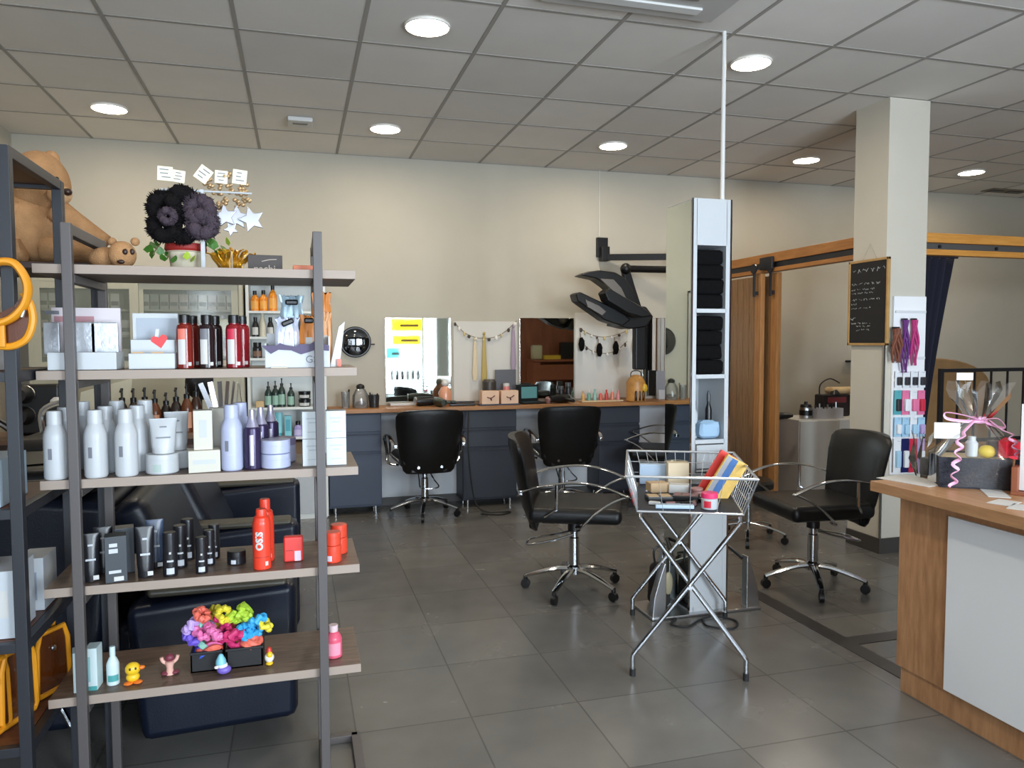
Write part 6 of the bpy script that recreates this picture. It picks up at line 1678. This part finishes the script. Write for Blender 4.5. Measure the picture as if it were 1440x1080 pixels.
SILV = mat('silver_star', (168, 168, 174), .3, .45); GLD = mat('gold_foil', (206, 150, 40), .3, .7, bump=.4, bscale=60); GCL = mat('gold_clip', (190, 160, 120), .35, .6)
def star(lab, px, py, Y, rp, rot, m=SILV):
    c = tp(px, py, Y); r = rp * mpp(c); pts = []
    for i in range(10):
        a = PI / 2 + i * PI / 5 + rot; q = r if i % 2 == 0 else r * .48; pts.append((q * math.cos(a), q * math.sin(a)))
    tag(MB().prism(pts, .012, T(0, -.006, 0), bev=.002).build('silver_star', m, None, c), lab, 'star', 'silver stars on the stand')
star('silver star at the far right of the scrunchie stand', 354, 309, 2.38, 19, .3); star('silver star left of the far right one on the scrunchie stand', 333, 306, 2.40, 18, 0); star('silver star beside the grey fluffy scrunchies', 317, 304, 2.39, 17, .15); star('small silver star low between the others', 325, 322, 2.36, 11, .5)
def card(lab, px, py, Y, w, h, rot):
    c = tp(px, py, Y); k = mpp(c); t = thing('price_card', lab, 'price card', c); t.rotation_euler.y = rot
    MB().box((0, 0, 0), (w * k, .0015, h * k), .0004).build('card', mat('cream_paper', (232, 226, 200), .7), t)
    for i in range(3): MB().box((rnd.uniform(-.1, .1) * w * k, -.0011, (.28 - .26 * i) * h * k), (w * k * rnd.uniform(.3, .6), .0008, h * k * .07)).build('print', PGREY, t)
card('cream price card at the upper left over the black scrunchies', 232, 244, 2.38, 20, 20, .05); card('cream price card second from the left over the black scrunchies', 251, 248, 2.39, 17, 17, .12); card('tilted cream price card in the middle over the scrunchie stand', 286, 245, 2.39, 19, 21, .62)
card('cream price card right of the tilted card', 311, 249, 2.40, 17, 18, .06); card('cream price card at the upper right of the scrunchie stand', 337, 249, 2.40, 19, 20, .1)
for i, (px, py) in enumerate(((300, 268), (312, 278), (325, 266), (336, 276), (307, 258), (330, 286), (344, 262), (318, 288), (294, 256), (322, 250), (341, 272), (308, 290), (345, 284))):
    c = tp(px, py, 2.41); mb = MB(); 
    for q in range(5): mb.ball((rnd.uniform(-.012, .012), rnd.uniform(-.008, .008), rnd.uniform(-.014, .014)), .0065, 8)
    tag(mb.build('gold_hair_clip', GCL, None, c), 'pale gold hair clip under the price cards, %s' % ('upper left', 'lower left', 'upper middle', 'lower right', 'top left', 'lowest right', 'top right', 'lowest middle', 'far left', 'topmost', 'far right', 'lowest left', 'lowest far right')[i], 'hair clip', 'pale gold hair clips')
c = tp(325, 352, 2.38); t = thing('gold_foil_bow', 'crumpled gold foil bow under the silver stars', 'bow', (c.x, 2.38, zt + .0005)); k = mpp(c)
for i in range(13):
    x0 = -.052 + .0088 * i; top = .062 - .00012 * (i - 6) ** 2 * 10 * .3
    P = bez([(x0 * .55 + .004 * math.sin(i * 2.1), .006 * math.cos(i * 1.7), 0.002), (x0 * .7 + .006 * math.sin(i), -.012 * (i % 2), top * .4), (x0 * .95, .01 * math.sin(i * 3), top * .75), (x0 * 1.15 + .004, -.008, top), (x0 * 1.3 + .01 * math.sin(i), -.016, top * (.86 if i % 2 else 1.05))], 4)
    MB().tube(P, .0062, 6, flat=.3).build('foil_strand', GLD, t)
# dark sign with letters, orange pack
p = tp(373, 376, 2.35); t = thing('shelf_sign', 'small dark brown sign with pale letters on the top shelf', 'sign', (p.x, 2.36, zt + .0005), face(p))
MB().box((0, 0, .024), (.097, .01, .05), .001).build('plate', mat('sign_brown', (50, 40, 34), .5), t)
text_mb('nachi', .03, T(-.002, -.0055, .008), .0004).build('lettering', mat('sign_letter', (186, 172, 156), .6), t)
MB().tube(bez([(-.01, -.0052, .03), (.01, -.0052, .035), (.032, -.0052, .037)], 4), .0012, 6).build('swoosh', mat('sign_letter', (186, 172, 156), .6), t)
p = tp(433, 376, 2.34); tag(MB().box((0, 0, .009), (.075, .05, .018), .004, 3).build('coral_pack', mat('coral_pack', (222, 130, 96), .5), None, (p.x - .006, 2.34, zt + .0005)), 'flat coral pack on the top shelf beside the right post', 'pack')
# ================================================================ DAYLIGHT AND VIEW
w = bpy.data.worlds.new('daylight'); SC.world = w; w.use_nodes = True
w.node_tree.nodes['Background'].inputs[0].default_value = lin((214, 226, 240)); w.node_tree.nodes['Background'].inputs[1].default_value = 1.0
for i, (a, b) in enumerate(WX):
    l = bpy.data.lights.new('window_daylight', 'AREA'); l.shape = 'RECTANGLE'; l.size = b - a - .1; l.size_y = 2.0; l.energy = DAYW[i]; l.color = (.76, .88, 1)
    o = bpy.data.objects.new('window_daylight', l); COL.objects.link(o); o.location = ((a + b) / 2, FW - .12, 1.4); o.rotation_euler = (R(90), 0, 0)
vs = SC.view_settings
SC.display_settings.display_device = 'sRGB'
vs.view_transform = 'Standard'; vs.look = 'None'; vs.exposure = EXPO; vs.gamma = 1; vs.use_curve_mapping = False
SC.cycles.use_denoising = True; SC.cycles.caustics_reflective = False; SC.cycles.caustics_refractive = False
SC.cycles.max_bounces = 8; SC.cycles.diffuse_bounces = 4; SC.cycles.glossy_bounces = 4; SC.cycles.transparent_max_bounces = 16; SC.cycles.sample_clamp_indirect = 6
